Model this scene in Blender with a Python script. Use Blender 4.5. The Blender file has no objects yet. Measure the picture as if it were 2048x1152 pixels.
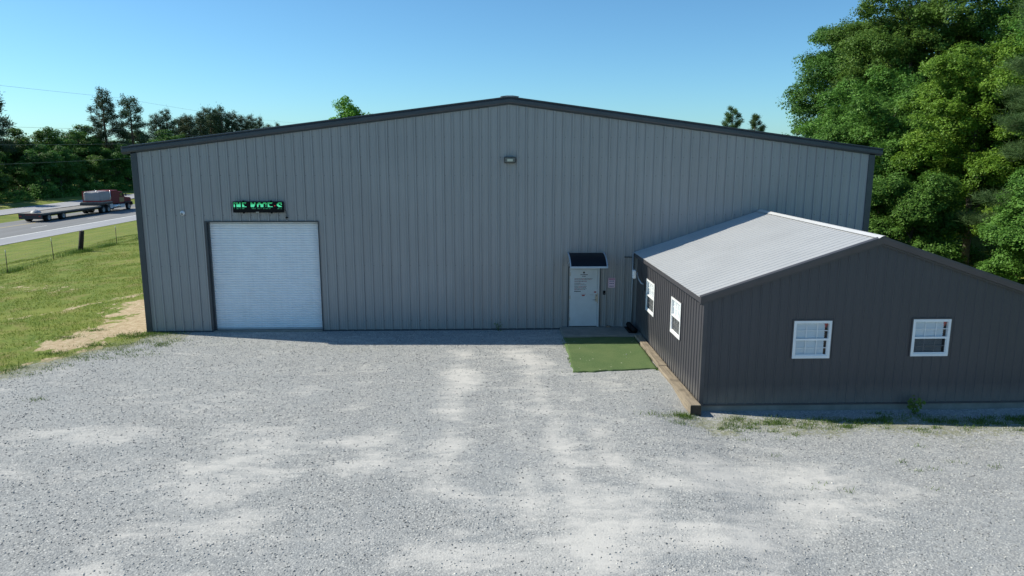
import bpy, math, random
import numpy as np
from mathutils import Vector, Matrix

random.seed(7)
rng = np.random.default_rng(11)
sc = bpy.context.scene
col = sc.collection

# ------------------------------------------------------------------ camera, world, sun, exposure
CAM = Vector((11.3002, -24.501, 6.0831))
FPX, PITCH, YAW, ROLL = 1463.08, 0.1863, 0.0400, 0.0023
cd = bpy.data.cameras.new('camera')
cam = bpy.data.objects.new('camera', cd)
col.objects.link(cam)
cd.sensor_width = 36.0
cd.lens = FPX / 2048.0 * 36.0
cd.clip_start = 0.1
cd.clip_end = 6000
_f = Vector((math.sin(YAW) * math.cos(PITCH), math.cos(YAW) * math.cos(PITCH), -math.sin(PITCH)))
_r = Vector((math.cos(YAW), -math.sin(YAW), 0))
_u = _r.cross(_f)
_r2 = _r * math.cos(ROLL) + _u * math.sin(ROLL)
_u2 = -_r * math.sin(ROLL) + _u * math.cos(ROLL)
_m = Matrix((_r2, _u2, -_f)).transposed().to_4x4()
_m.translation = CAM
cam.matrix_world = _m
sc.camera = cam

SUN = Vector((-1.12, 0.277, 1.0)).normalized()
elev = math.asin(SUN.z)
az = math.atan2(SUN.x, SUN.y)
world = bpy.data.worlds.new('World')
sc.world = world
world.use_nodes = True
wn = world.node_tree.nodes
wn.clear()
sky = wn.new('ShaderNodeTexSky')
sky.sky_type = 'NISHITA'
sky.sun_disc = False
sky.sun_elevation = elev
sky.sun_rotation = az
sky.altitude = 100
sky.air_density = 0.85
sky.dust_density = 0.4
sky.ozone_density = 2.6
bg = wn.new('ShaderNodeBackground')
bg.inputs['Strength'].default_value = 0.110
wo = wn.new('ShaderNodeOutputWorld')
tint = wn.new('ShaderNodeMix'); tint.data_type = 'RGBA'; tint.blend_type = 'MULTIPLY'
tint.inputs[0].default_value = 1.0
tint.inputs[7].default_value = (0.63, 1.0, 1.14, 1)     # the clear cyan cast of the camera's daylight white balance
world.node_tree.links.new(sky.outputs[0], tint.inputs[6])
world.node_tree.links.new(tint.outputs[2], bg.inputs[0])
world.node_tree.links.new(bg.outputs[0], wo.inputs[0])

sd = bpy.data.lights.new('sun', 'SUN')
sd.energy = 5.0
sd.angle = math.radians(0.5)
sd.color = (1.0, 0.95, 0.81)
so = bpy.data.objects.new('sun', sd)
so.rotation_euler = SUN.to_track_quat('Z', 'Y').to_euler()
so.location = (-30, 10, 40)
col.objects.link(so)
sc.view_settings.view_transform = 'Standard'
sc.view_settings.look = 'None'
sc.view_settings.exposure = 0.22
sc.view_settings.gamma = 1.0

# ------------------------------------------------------------------ helpers: objects
def tag(o, label=None, cat=None, group=None, kind=None):
    if label: o['label'] = label
    if cat: o['category'] = cat
    if group: o['group'] = group
    if kind: o['kind'] = kind
    return o

def empty(name, loc=(0, 0, 0), label=None, cat=None, group=None):
    o = bpy.data.objects.new(name, None)
    o.location = loc
    o.empty_display_size = 0.3
    col.objects.link(o)
    return tag(o, label, cat, group)

def link(name, me, mat, parent=None, loc=None):
    o = bpy.data.objects.new(name, me)
    if mat is not None:
        if isinstance(mat, (list, tuple)):
            for mm in mat: me.materials.append(mm)
        elif len(me.materials) == 0:
            me.materials.append(mat)
    col.objects.link(o)
    if parent is not None:
        o.parent = parent
    if loc is not None:
        o.location = loc
    return o

class MB:
    """collects polygons in world coordinates; build() makes one mesh object"""
    def __init__(s):
        s.v = []; s.f = []; s.mi = []; s.sm = []; s.cur = 0; s.smooth = False
    def face(s, pts):
        n = len(s.v)
        s.v.extend([tuple(p) for p in pts])
        s.f.append(tuple(range(n, n + len(pts)))); s.mi.append(s.cur); s.sm.append(s.smooth)
    def mesh(s, vs, fs):
        n = len(s.v)
        s.v.extend([tuple(p) for p in vs])
        for f in fs:
            s.f.append(tuple(n + i for i in f)); s.mi.append(s.cur); s.sm.append(s.smooth)
    def box(s, x0, x1, y0, y1, z0, z1, c=0.0):
        """box with optional chamfer c on all vertical-ish edges (simple bevel)"""
        if c <= 0:
            vs = [(x0,y0,z0),(x1,y0,z0),(x1,y1,z0),(x0,y1,z0),(x0,y0,z1),(x1,y0,z1),(x1,y1,z1),(x0,y1,z1)]
            s.mesh(vs, [(0,3,2,1),(4,5,6,7),(0,1,5,4),(1,2,6,5),(2,3,7,6),(3,0,4,7)])
            return
        def ring(z, k):
            return [(x0+c+k,y0+k,z),(x1-c-k,y0+k,z),(x1-k,y0+c+k,z),(x1-k,y1-c-k,z),(x1-c-k,y1-k,z),(x0+c+k,y1-k,z),(x0+k,y1-c-k,z),(x0+k,y0+c+k,z)]
        R = [ring(z0, c), ring(z0 + c, 0), ring(z1 - c, 0), ring(z1, c)]
        vs = [p for r in R for p in r]
        fs = [tuple(range(7, -1, -1)), tuple(range(24, 32))]
        for k in range(3):
            for i in range(8):
                j = (i + 1) % 8
                fs.append((k*8+i, k*8+j, (k+1)*8+j, (k+1)*8+i))
        s.mesh(vs, fs)
    def tube(s, pts, r, n=8, caps=True):
        pts = [Vector(p) for p in pts]
        rr = r if isinstance(r, (list, tuple)) else [r] * len(pts)
        vs = []; fs = []
        ref = None
        for i, p in enumerate(pts):
            d = (pts[min(i+1, len(pts)-1)] - pts[max(i-1, 0)])
            if d.length < 1e-9: d = Vector((0,0,1))
            d.normalize()
            if ref is None:
                ref = Vector((1,0,0)) if abs(d.x) < 0.8 else Vector((0,1,0))
            a = (ref - d * ref.dot(d)).normalized(); b = d.cross(a); ref = a
            for k in range(n):
                t = 2*math.pi*k/n
                vs.append(p + (a*math.cos(t) + b*math.sin(t)) * rr[i])
        for i in range(len(pts)-1):
            for k in range(n):
                j = (k+1) % n
                fs.append((i*n+k, i*n+j, (i+1)*n+j, (i+1)*n+k))
        if caps:
            fs.append(tuple(range(n-1, -1, -1))); fs.append(tuple(range((len(pts)-1)*n, len(pts)*n)))
        sm = s.smooth; s.smooth = True
        s.mesh(vs, fs); s.smooth = sm
    def ribbed(s, O, U, V, N, L, z0f, z1f, openings=(), pitch=0.3048, prof=None, extra=()):
        """profiled sheet: s along U, height along V, rib depth along N"""
        O, U, V, N = Vector(O), Vector(U), Vector(V), Vector(N)
        P = [(o, d) for o, d in prof] + [(pitch, prof[0][1])]
        def depth(t):
            t = t % pitch
            for (a, da), (b, db) in zip(P[:-1], P[1:]):
                if a <= t <= b + 1e-9:
                    return da + (db-da) * ((t-a)/(b-a) if b > a else 0)
            return 0.0
        S = {0.0, L}
        k = 0
        while k * pitch < L:
            for o, d in prof:
                t = k*pitch + o
                if 0 < t < L: S.add(round(t, 5))
            k += 1
        for (a, b, c, d) in openings: S.add(a); S.add(b)
        for e in extra: S.add(e)
        S = sorted(S)
        for a, b in zip(S[:-1], S[1:]):
            if b - a < 1e-6: continue
            m = (a+b)/2
            segs = [(z0f, z1f)]
            op = sorted([(c, d) for (oa, ob, c, d) in openings if oa - 1e-6 <= m <= ob + 1e-6])
            if op:
                segs = []; lo = z0f
                for c, d in op:
                    if c > z0f(m) + 1e-4: segs.append((lo, (lambda x, c=c: c)))
                    lo = (lambda x, d=d: d)
                segs.append((lo, z1f))
            da, db = depth(a + 1e-7), depth(b - 1e-7)
            for lo, hi in segs:
                pa = O + U*a + N*da; pb = O + U*b + N*db
                s.face([pa + V*lo(a), pb + V*lo(b), pb + V*hi(b), pa + V*hi(a)])
    def build(s, name, mat, parent=None):
        me = bpy.data.meshes.new(name)
        me.from_pydata(s.v, [], s.f)
        me.polygons.foreach_set('material_index', s.mi)
        me.polygons.foreach_set('use_smooth', s.sm)
        me.update()
        o = link(name, me, mat)
        if parent is not None:
            o.parent = parent
            loc = parent.location
            pr = parent
            off = Vector((0,0,0))
            while pr is not None:
                off += pr.location; pr = pr.parent
            if off.length > 0:
                me.transform(Matrix.Translation(-off))
        else:
            # origin at the base of the thing
            a = np.array(s.v)
            c = Vector(((a[:,0].min()+a[:,0].max())/2, (a[:,1].min()+a[:,1].max())/2, a[:,2].min()))
            me.transform(Matrix.Translation(-c)); o.location = c
        return o

def np_mesh(name, verts, faces_n, idx, attr=None, attrs=None):
    """fast mesh: verts (n,3), all faces with faces_n corners, idx flat"""
    me = bpy.data.meshes.new(name)
    nv = len(verts); nf = len(idx) // faces_n
    me.vertices.add(nv)
    me.vertices.foreach_set('co', np.asarray(verts, np.float32).ravel())
    me.loops.add(len(idx))
    me.loops.foreach_set('vertex_index', np.asarray(idx, np.int32))
    me.polygons.add(nf)
    me.polygons.foreach_set('loop_start', np.arange(0, nf*faces_n, faces_n, dtype=np.int32))
    if attrs:
        for k, a in attrs.items():
            at = me.attributes.new(k, 'FLOAT', 'POINT')
            at.data.foreach_set('value', np.asarray(a, np.float32))
    me.update(calc_edges=True)
    return me

# ------------------------------------------------------------------ helpers: materials
def srgb(r, g, b):
    def c(x):
        x /= 255.0
        return x/12.92 if x <= 0.04045 else ((x+0.055)/1.055)**2.4
    return (c(r), c(g), c(b), 1.0)

class NT:
    def __init__(s, name):
        s.m = bpy.data.materials.new(name); s.m.use_nodes = True
        s.t = s.m.node_tree; s.t.nodes.clear()
        s.out = s.n('ShaderNodeOutputMaterial')
        s.b = s.n('ShaderNodeBsdfPrincipled')
        s.l(s.b.outputs[0], s.out.inputs[0])
    def n(s, t, **kw):
        x = s.t.nodes.new(t)
        for k, v in kw.items(): setattr(x, k, v)
        return x
    def l(s, a, b): s.t.links.new(a, b)
    def set(s, node, name, v):
        if hasattr(v, 'links') or isinstance(v, bpy.types.NodeSocket): s.l(v, node.inputs[name])
        else: node.inputs[name].default_value = v
    def coord(s, kind='Object'):
        return s.n('ShaderNodeTexCoord').outputs[kind]
    def pos(s):
        return s.n('ShaderNodeNewGeometry').outputs['Position']
    def mapping(s, v, scale=(1,1,1), rot=(0,0,0)):
        m = s.n('ShaderNodeMapping'); s.l(v, m.inputs[0]); m.inputs['Scale'].default_value = scale
        m.inputs['Rotation'].default_value = rot
        return m.outputs[0]
    def noise(s, v, scale, detail=4, rough=0.55, out='Fac'):
        x = s.n('ShaderNodeTexNoise'); s.l(v, x.inputs['Vector'])
        x.inputs['Scale'].default_value = scale; x.inputs['Detail'].default_value = detail
        x.inputs['Roughness'].default_value = rough
        return x.outputs[out]
    def vor(s, v, scale, feat='F1', out='Distance'):
        x = s.n('ShaderNodeTexVoronoi'); x.feature = feat; s.l(v, x.inputs['Vector'])
        x.inputs['Scale'].default_value = scale
        return x.outputs[out], x
    def ramp(s, v, stops, interp='LINEAR'):
        x = s.n('ShaderNodeValToRGB'); s.l(v, x.inputs[0]); x.color_ramp.interpolation = interp
        e = x.color_ramp.elements
        while len(e) < len(stops): e.new(0.5)
        for i, (p, c) in enumerate(stops):
            e[i].position = p
            e[i].color = c if isinstance(c, (tuple, list)) else (c, c, c, 1)
        return x.outputs[0]
    def mix(s, f, a, b, mode='MIX'):
        x = s.n('ShaderNodeMix', data_type='RGBA', blend_type=mode)
        s.set(x, 0, f)
        for i, v in ((6, a), (7, b)):
            if isinstance(v, bpy.types.NodeSocket): s.l(v, x.inputs[i])
            else: x.inputs[i].default_value = v
        return x.outputs[2]
    def math(s, op, a, b=None, c=None, clamp=False):
        x = s.n('ShaderNodeMath', operation=op); x.use_clamp = clamp
        s.set(x, 0, a)
        if b is not None: s.set(x, 1, b)
        if c is not None: s.set(x, 2, c)
        return x.outputs[0]
    def attr(s, name):
        x = s.n('ShaderNodeAttribute'); x.attribute_name = name
        return x.outputs['Fac']
    def bump(s, h, strength=0.3, dist=0.02, prev=None):
        x = s.n('ShaderNodeBump'); s.l(h, x.inputs['Height'])
        x.inputs['Strength'].default_value = strength; x.inputs['Distance'].default_value = dist
        if prev is not None: s.l(prev, x.inputs['Normal'])
        return x.outputs[0]

MATS = {}
def simple(name, colr, rough=0.5, metal=0.0, var=0.12, scale=3.0, spec=0.5, bump=0.0, streak=0.0):
    """painted / worn surface with slight procedural variation"""
    if name in MATS: return MATS[name]
    k = NT(name)
    p = k.pos()
    n1 = k.noise(p, scale, 5)
    c0 = tuple(x*(1-var) for x in colr[:3]) + (1,)
    c1 = tuple(min(1, x*(1+var)) for x in colr[:3]) + (1,)
    cc = k.ramp(n1, [(0.3, c0), (0.7, c1)])
    if streak > 0:
        st = k.noise(k.mapping(p, (14, 14, 0.5)), 1.0, 3)
        f = k.ramp(st, [(0.45, 0.0), (0.75, streak)])
        cc = k.mix(f, cc, tuple(x*0.62 for x in colr[:3]) + (1,))
    k.l(cc, k.b.inputs['Base Color'])
    k.b.inputs['Roughness'].default_value = rough
    k.b.inputs['Metallic'].default_value = metal
    k.b.inputs['Specular IOR Level'].default_value = spec
    if bump > 0:
        k.l(k.bump(k.noise(p, scale*12, 4), bump, 0.01), k.b.inputs['Normal'])
    MATS[name] = k.m
    return k.m

def emis(name, colr, strength):
    k = NT(name)
    k.b.inputs['Base Color'].default_value = (0.01, 0.02, 0.01, 1)
    k.b.inputs['Emission Color'].default_value = colr
    k.b.inputs['Emission Strength'].default_value = strength
    MATS[name] = k.m
    return k.m

def panel_mat(name, colr, rough=0.42, grime=0.35, metal=0.0):
    """coated steel sheet: faint vertical streaks, dust low down, screw dots in rows"""
    k = NT(name)
    p = k.pos()
    big = k.noise(p, 0.35, 3)
    c = k.ramp(big, [(0.3, tuple(x*0.93 for x in colr) + (1,)), (0.7, tuple(x*1.06 for x in colr) + (1,))])
    st = k.noise(k.mapping(p, (9, 9, 0.35)), 1.0, 4, 0.6)
    c = k.mix(k.ramp(st, [(0.42, 0.0), (0.8, grime)]), c, tuple(x*0.66 for x in colr) + (1,))
    sp = k.noise(p, 26, 2)
    c = k.mix(k.ramp(sp, [(0.70, 0.0), (0.78, 0.35)]), c, tuple(x*0.55 for x in colr) + (1,))
    # dust splashed on the lowest half metre
    sz = k.n('ShaderNodeSeparateXYZ'); k.l(p, sz.inputs[0])
    lo = k.math('SUBTRACT', 0.42, sz.outputs[2]); lo = k.math('ADD', lo, k.math('MULTIPLY', k.noise(p, 2.2, 4), 0.35))
    c = k.mix(k.ramp(lo, [(0.1, 0.0), (0.62, 0.30)]), c, (0.36, 0.33, 0.29, 1))
    k.l(c, k.b.inputs['Base Color'])
    k.b.inputs['Roughness'].default_value = rough
    k.b.inputs['Metallic'].default_value = metal
    k.l(k.bump(k.noise(k.mapping(p, (3, 3, 0.6)), 1.0, 2), 0.25, 0.02), k.b.inputs['Normal'])
    MATS[name] = k.m
    return k.m

M_WALL = panel_mat('wall_panel_grey', (0.308, 0.312, 0.314), 0.33)
M_TRIM = simple('trim_charcoal', (0.045, 0.055, 0.066, 1), 0.38, var=0.1)
M_ANNEX = panel_mat('annex_panel_charcoal', (0.062, 0.060, 0.067), 0.5, 0.2)
M_ATRIM = simple('annex_trim_charcoal', (0.065, 0.062, 0.068, 1), 0.42, var=0.1)
M_GALV = simple('galvalume_roof', (0.50, 0.51, 0.53, 1), 0.42, metal=0.35, var=0.06, scale=1.2, streak=0.15)
M_ROOF2 = simple('annex_roof_sheet', (0.45, 0.455, 0.465, 1), 0.45, metal=0.15, var=0.05, scale=0.8)
M_DOORW = simple('roller_door_white', (0.80, 0.83, 0.86, 1), 0.4, var=0.04, streak=0.15)
M_PDOOR = simple('entry_door_paint', (0.56, 0.60, 0.62, 1), 0.45, var=0.05)
M_WHITE = simple('white_vinyl', (0.80, 0.81, 0.82, 1), 0.35, var=0.03)
M_BLACK = simple('black_plastic', (0.006, 0.006, 0.007, 1), 0.6, var=0.2, spec=.15)
M_STEEL = simple('brushed_steel', (0.45, 0.44, 0.42, 1), 0.35, metal=0.8, var=0.1)
M_CONC = simple('concrete', (0.235, 0.225, 0.20, 1), 0.85, var=0.18, scale=2.5, bump=0.3, streak=0.2)
M_RUBBER = simple('tyre_rubber', (0.014, 0.014, 0.015, 1), 0.8, var=0.2)

# ------------------------------------------------------------------ terrain
def snoise(x, y, seed=0, octs=4, base=1.0):
    """value noise, vectorised"""
    out = np.zeros_like(x, dtype=float); amp = 1.0; tot = 0; f = base
    for o in range(octs):
        xi = np.floor(x*f).astype(np.int64); yi = np.floor(y*f).astype(np.int64)
        xf = x*f - xi; yf = y*f - yi
        xf = xf*xf*(3-2*xf); yf = yf*yf*(3-2*yf)
        def h(a, b):
            n = (a*374761393 + b*668265263 + (seed+o*17)*974711) & 0xffffffff
            n = ((n ^ (n >> 13)) * 1274126177) & 0xffffffff
            return ((n ^ (n >> 16)) & 0xffff) / 65535.0
        v = (h(xi,yi)*(1-xf) + h(xi+1,yi)*xf)*(1-yf) + (h(xi,yi+1)*(1-xf) + h(xi+1,yi+1)*xf)*yf
        out += v*amp; tot += amp; amp *= 0.5; f *= 2
    return out/tot

ROADZ = -3.3
def xroad(y): return 0.04*(np.clip(y, -100, 300) - 49.0)
def terrain(x, y):
    x = np.asarray(x, float); y = np.asarray(y, float)
    u = x - xroad(y) * np.clip((-x - 15)/20.0, 0, 1)
    xs = [-2000, -300, -110, -78, -70, -66.8, -59.4, -57, -54.5, -51.9, -36.4, -34.5, -28, -16.5, -10, -5, -2, 60, 2000]
    zs = [4, 1.5, -1.6, -2.6, -3.0, -3.36, -3.36, -3.55, -3.55, -3.34, -3.34, -3.3, -2.45, -0.9, -0.38, -0.08, 0, 0, 0]
    z = np.interp(u, xs, zs)
    z = z + np.where((u > -36) & (u < -3), (snoise(x, y, 3, 3, 0.12)-0.5)*0.30*np.clip((-3-u)/8, 0, 1)*np.clip((u+36)/4, 0, 1), 0)
    # ground falls a little in front of the annexe
    dip = np.clip((x-15.2)/1.3, 0, 1) * np.clip((-6.3-y)/1.1, 0, 1) * np.clip((y+22)/10, 0, 1)
    z = z - 0.19*dip
    # shallow undulation of the yard
    yard = np.clip((x+2)/2, 0, 1) * np.clip((-2.0-y)/2, 0, 1)
    z = z + yard*(snoise(x, y, 9, 3, 0.35)-0.5)*0.07
    return z

def axis(lo_c, lo, hi, hi_c, fine, grow=1.25):
    a = list(np.arange(lo, hi + 1e-6, fine))
    st = fine; x = a[-1]
    while x < hi_c:
        st = min(st*grow, 60); x += st; a.append(x)
    st = fine; x = a[0]; b = []
    while x > lo_c:
        st = min(st*grow, 60); x -= st; b.append(x)
    return np.array(b[::-1] + a)

xs = axis(-900, -20, 27, 900, 0.16, 1.12)
ys = axis(-300, -17, 4, 1500, 0.16, 1.06)
# extra columns for the road edges are not needed: roads are their own sheets
X, Y = np.meshgrid(xs, ys, indexing='xy')
Z = terrain(X, Y)

def sstep(a, b, t):
    t = np.clip((t-a)/(b-a), 0, 1); return t*t*(3-2*t)

def seg_dist(x, y, pts):
    d = np.full(x.shape, 1e9)
    for (x0, y0), (x1, y1) in zip(pts[:-1], pts[1:]):
        vx, vy = x1-x0, y1-y0
        t = np.clip(((x-x0)*vx + (y-y0)*vy)/(vx*vx+vy*vy), 0, 1)
        d = np.minimum(d, np.hypot(x-(x0+t*vx), y-(y0+t*vy)))
    return d

# gravel border: from the left, up to the building corner, round to the right of the annexe
# signed value g > 0 inside the yard
edge_y = np.interp(xs, [-14, -9, -6, -4, -2.4, -1.2, -0.3, 0.6, 28, 34], [-15.5, -11, -8.5, -6.6, -4.9, -3.2, -1.4, 0.0, 0.0, -7.0])
G = (edge_y[None, :] - Y)
G = G + (snoise(X, Y, 21, 4, 0.7)-0.5)*2.0*np.where(X < 0.4, 1, 0)
G = np.where(X > 0.4, np.maximum(G, 0.02 - Y*1.0), G)
G = np.where((X > 29) | (Y < -60) | (X < -14), -3, G)
gravel = np.where(X > 0.3, sstep(-0.9, 0.1, G), sstep(-1.6, 2.0, G))
# sand beside the building corner
sandpts = [(-1.9, 4.6), (-1.3, 2.6), (-.9, 0.6), (-1.3, -.4), (-1.7, -1.0)]
ds = seg_dist(X, Y, sandpts)
sand = 0.95 - 0.95*sstep(0.0, 2.3, ds + (snoise(X, Y, 5, 4, 1.1)-0.5)*1.8)
ds2 = seg_dist(X, Y, [(-5.2, 14.5), (-3.0, 13.5), (-1.0, 13)])
sand = np.maximum(sand, 0.60*(1 - sstep(0.6, 2.0, ds2 + (snoise(X, Y, 6, 4, 0.9)-0.5)*2)))
ds3 = seg_dist(X, Y, [(-13, 11.0), (-10, 9.8), (-8, 9.5)])
sand = np.maximum(sand, 0.35*(1 - sstep(0.4, 1.6, ds3 + (snoise(X, Y, 8, 4, 0.9)-0.5)*2)))
ds4 = seg_dist(X, Y, [(-9.5, -1.0), (-5.5, 3.5), (-2.5, 8.5)])
sand = np.maximum(sand, 0.45*(1 - sstep(0.1, 0.55, ds4 + (snoise(X, Y, 4, 4, 1.3)-0.5)*0.9)))
sand = np.maximum(sand, 0.55*(1-sstep(0.5, 2.5, np.abs(X - xroad(Y) + 69.5)))*(Y > 60))
sand = np.maximum(sand, 0.62*(1 - sstep(0.2, 1.5, np.abs(G+0.1)))*(X < -0.6)*sstep(-4.2, -2.8, X))
# pale crushed-stone dust (wheel tracks and worn patches)
dust = np.zeros_like(X)
def track(pts, w, a, seed):
    global dust
    d = seg_dist(X, Y, pts) + (snoise(X, Y, seed, 5, 1.0)-0.5)*w*2.8
    dust = np.maximum(dust, a*(1 - sstep(-w*0.6, w*2.0, d)))
track([(10.6, -2.9), (10.7, -5.2), (10.6, -8.0), (10.5, -12)], 0.40, 0.75, 31)
track([(12.4, -3.0), (12.7, -5), (12.8, -8.5), (12.9, -12), (13.0, -15)], 0.50, 0.85, 32)
track([(11.9, -6.0), (12.0, -9), (12.2, -13)], 0.22, 0.55, 43)
track([(13.6, -7.0), (13.8, -10), (14.0, -14)], 0.25, 0.6, 44)
track([(13.4, -4.8), (14.6, -5.6), (14.6, -7.5)], 0.4, 0.45, 37)
track([(5.6, -11.0), (7.0, -10.3), (8.2, -9.9), (9.2, -9.5)], 0.32, 0.95, 33)
track([(8.6, -11.1), (9.8, -10.7), (10.6, -10.8)], 0.45, 0.85, 34)
track([(12.9, -14.6), (13.4, -13.0), (14.3, -12.0), (15.6, -11.4), (17.5, -11.6)], 0.8, 0.95, 35)
track([(14.5, -13.5), (16.5, -13.2), (19.0, -12.0)], 0.7, 0.8, 36)
track([(5.2, -13.6), (6.4, -13.3), (7.2, -12.9)], 0.4, 0.75, 38)
track([(7.9, -7.6), (8.3, -7.5)], 0.3, 0.7, 39)
track([(6.6, -6.6), (6.9, -6.2)], 0.25, 0.4, 40)
track([(15.2, -12.2), (15.5, -13.6), (15.6, -15)], 0.4, 0.8, 41)
track([(1.0, -9.5), (3.5, -9.0)], 0.5, 0.45, 42)
dust = np.maximum(dust, 0.55*sstep(0.55, 0.75, snoise(X, Y, 50, 4, 0.45))*sstep(-6, -10, Y))
# weeds: low, patchy green over gravel
weed = 0.95*(1 - sstep(0.2, 2.8, np.abs(G - 0.4)))*(X < 1.5)
weed = np.maximum(weed, 0.55*(1-sstep(0.2, 1.3, seg_dist(X, Y, [(1.0, -1.2), (4.5, -1.9), (8, -2.2)]) + (snoise(X, Y, 61, 3, 1.1)-0.5)*1.2)))
weed = np.maximum(weed, 0.40*(1-sstep(0.2, 1.0, seg_dist(X, Y, [(10.5, -2.3), (13.4, -2.4)]) + (snoise(X, Y, 62, 3, 1.1)-0.5)*1.0)))
weed = np.maximum(weed, 0.45*(1-sstep(0.1, 0.9, seg_dist(X, Y, [(14.2, -5.6), (15.2, -6.4)]) + (snoise(X, Y, 63, 3, 1.5)-0.5)*1.0)))
weed = np.maximum(weed, 0.9*(1-sstep(0.2, 1.3, seg_dist(X, Y, [(16.0, -8.4), (19, -8.7), (24, -8.9), (27, -9)]) + (snoise(X, Y, 64, 4, 1.2)-0.5)*1.3)))
weed = np.maximum(weed, 0.6*sstep(0.45, 0.7, snoise(X, Y, 65, 4, 0.8))*sstep(16, 20, X)*sstep(-13, -9.5, Y))

nx, ny = len(xs), len(ys)
ii = np.arange(nx*ny).reshape(ny, nx)
quads = np.stack([ii[:-1, :-1], ii[:-1, 1:], ii[1:, 1:], ii[1:, :-1]], -1).reshape(-1, 4)
cellG = (gravel.ravel()[quads]).mean(1)
isg = cellG > 0.5
verts = np.stack([X, Y, Z], -1).reshape(-1, 3)
vattr = dict(gravel=gravel.ravel(), sand=sand.ravel(), dust=dust.ravel(), weed=weed.ravel())

def terrain_mat():
    k = NT('ground_surface')
    p = k.pos()
    # ---- gravel
    d1, v1 = k.vor(p, 32.0)
    cs = k.n('ShaderNodeSeparateColor'); k.l(v1.outputs['Color'], cs.inputs[0])
    stone = k.ramp(cs.outputs[0], [(0.0, (0.11, 0.11, 0.108, 1)), (0.2, (0.27, 0.27, 0.262, 1)), (0.5, (0.375, 0.375, 0.36, 1)), (0.8, (0.47, 0.465, 0.44, 1)), (0.95, (0.76, 0.74, 0.69, 1)), (1.0, (0.85, 0.82, 0.76, 1))])
    stone = k.mix(0.38, stone, (0.36, 0.37, 0.375, 1))
    stone = k.mix(k.ramp(d1, [(0.25, 0.0), (0.60, 0.62)]), stone, (0.22, 0.225, 0.23, 1))
    bigc = k.noise(p, 0.55, 5, 0.6)
    stone = k.mix(k.ramp(bigc, [(0.35, 0.0), (0.65, 0.35)]), stone, (0.33, 0.345, 0.355, 1), 'MIX')
    ex = k.noise(p, 2.4, 5, 0.65)
    stone = k.mix(k.ramp(ex, [(0.45, 0.0), (0.75, 0.30)]), stone, (0.46, 0.445, 0.42, 1))
    def wisp(v, sc, det, dis):
        x = k.n('ShaderNodeTexNoise'); k.l(v, x.inputs['Vector']); x.inputs['Scale'].default_value = sc
        x.inputs['Detail'].default_value = det; x.inputs['Roughness'].default_value = .66; x.inputs['Distortion'].default_value = dis
        return x.outputs['Fac']
    w1 = wisp(k.mapping(p, (0.45, 1.1, 1), (0, 0, 0.22)), 0.9, 9, 0.9)
    w2 = wisp(k.mapping(p, (0.8, 1.6, 1), (0, 0, -0.25)), 2.6, 8, 0.5)
    dn = k.math('ADD', k.math('MULTIPLY', w1, 0.6), k.math('MULTIPLY', w2, 0.4))
    dmask = k.math('ADD', k.math('MULTIPLY', k.attr('dust'), 1.0), k.math('MULTIPLY', k.math('SUBTRACT', dn, 0.5), 4.2))
    fine = k.noise(p, 60, 3, 0.7)
    dustc = k.ramp(fine, [(0.3, (0.52, 0.50, 0.47, 1)), (0.7, (0.62, 0.595, 0.56, 1))])
    dfac = k.ramp(dmask, [(0.12, 0.0), (1.05, 0.90)])
    grav = k.mix(dfac, stone, dustc)
    # ---- grass
    g1 = k.noise(p, 0.45, 5, 0.6); g2 = k.noise(p, 7.0, 5, 0.7); g3 = k.noise(p, 55, 2, 0.8)
    gr = k.ramp(g2, [(0.30, (0.07, 0.115, 0.016, 1)), (0.5, (0.13, 0.19, 0.026, 1)), (0.72, (0.27, 0.30, 0.062, 1))])
    gr = k.mix(k.ramp(g1, [(0.4, 0.0), (0.65, 0.6)]), gr, (0.27, 0.28, 0.060, 1))
    g4 = k.noise(p, 0.9, 6, 0.7)
    gr = k.mix(k.ramp(g4, [(0.52, 0.0), (0.64, 0.6)]), gr, (0.25, 0.20, 0.085, 1))
    gr = k.mix(k.ramp(g3, [(0.35, 0.45), (0.6, 0.0)]), gr, (0.07, 0.09, 0.02, 1))
    # ---- sandy clay
    s1 = k.noise(p, 5.0, 6, 0.7)
    sa = k.ramp(s1, [(0.3, (0.33, 0.23, 0.14, 1)), (0.5, (0.50, 0.375, 0.25, 1)), (0.7, (0.62, 0.51, 0.37, 1))])
    sa = k.mix(k.ramp(k.noise(p, 14, 6, .8), [(.52, 0.0), (.62, .65)]), sa, (0.17, 0.17, 0.07, 1))
    sm = k.math('ADD', k.math('MULTIPLY_ADD', k.attr('sand'), 1.7, -0.42), k.math('MULTIPLY', k.math('SUBTRACT', wisp(k.mapping(p, (1, .7, 1)), 1.8, 10, 0.9), 0.5), 5.0))
    soil = k.mix(k.ramp(sm, [(0.36, 0.0), (0.72, 0.92)]), gr, sa)
    gm = k.math('ADD', k.math('MULTIPLY_ADD', k.attr('gravel'), 2.4, -0.7), k.math('MULTIPLY', k.math('SUBTRACT', wisp(p, 2.0, 10, 0.6), 0.5), 4.2))
    c = k.mix(k.ramp(gm, [(0.38, 0.0), (0.62, 1.0)]), soil, grav)
    wn_ = k.noise(p, 9.0, 6, 0.75)
    wm = k.math('ADD', k.attr('weed'), k.math('MULTIPLY', k.math('SUBTRACT', wn_, 0.5), 2.2))
    weedc = k.mix(k.noise(p, 12, 3), (0.09, 0.13, 0.03, 1), (0.30, 0.27, 0.17, 1))
    c = k.mix(k.ramp(wm, [(0.62, 0.0), (1.1, 0.75)]), c, weedc)
    k.l(c, k.b.inputs['Base Color'])
    k.b.inputs['Roughness'].default_value = 0.95
    k.b.inputs['Specular IOR Level'].default_value = 0.2
    inv = k.math('SUBTRACT', 1.0, d1)
    h = k.math('MULTIPLY', inv, k.math('SUBTRACT', 1.0, k.math('MULTIPLY', dfac, 0.85)))
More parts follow.
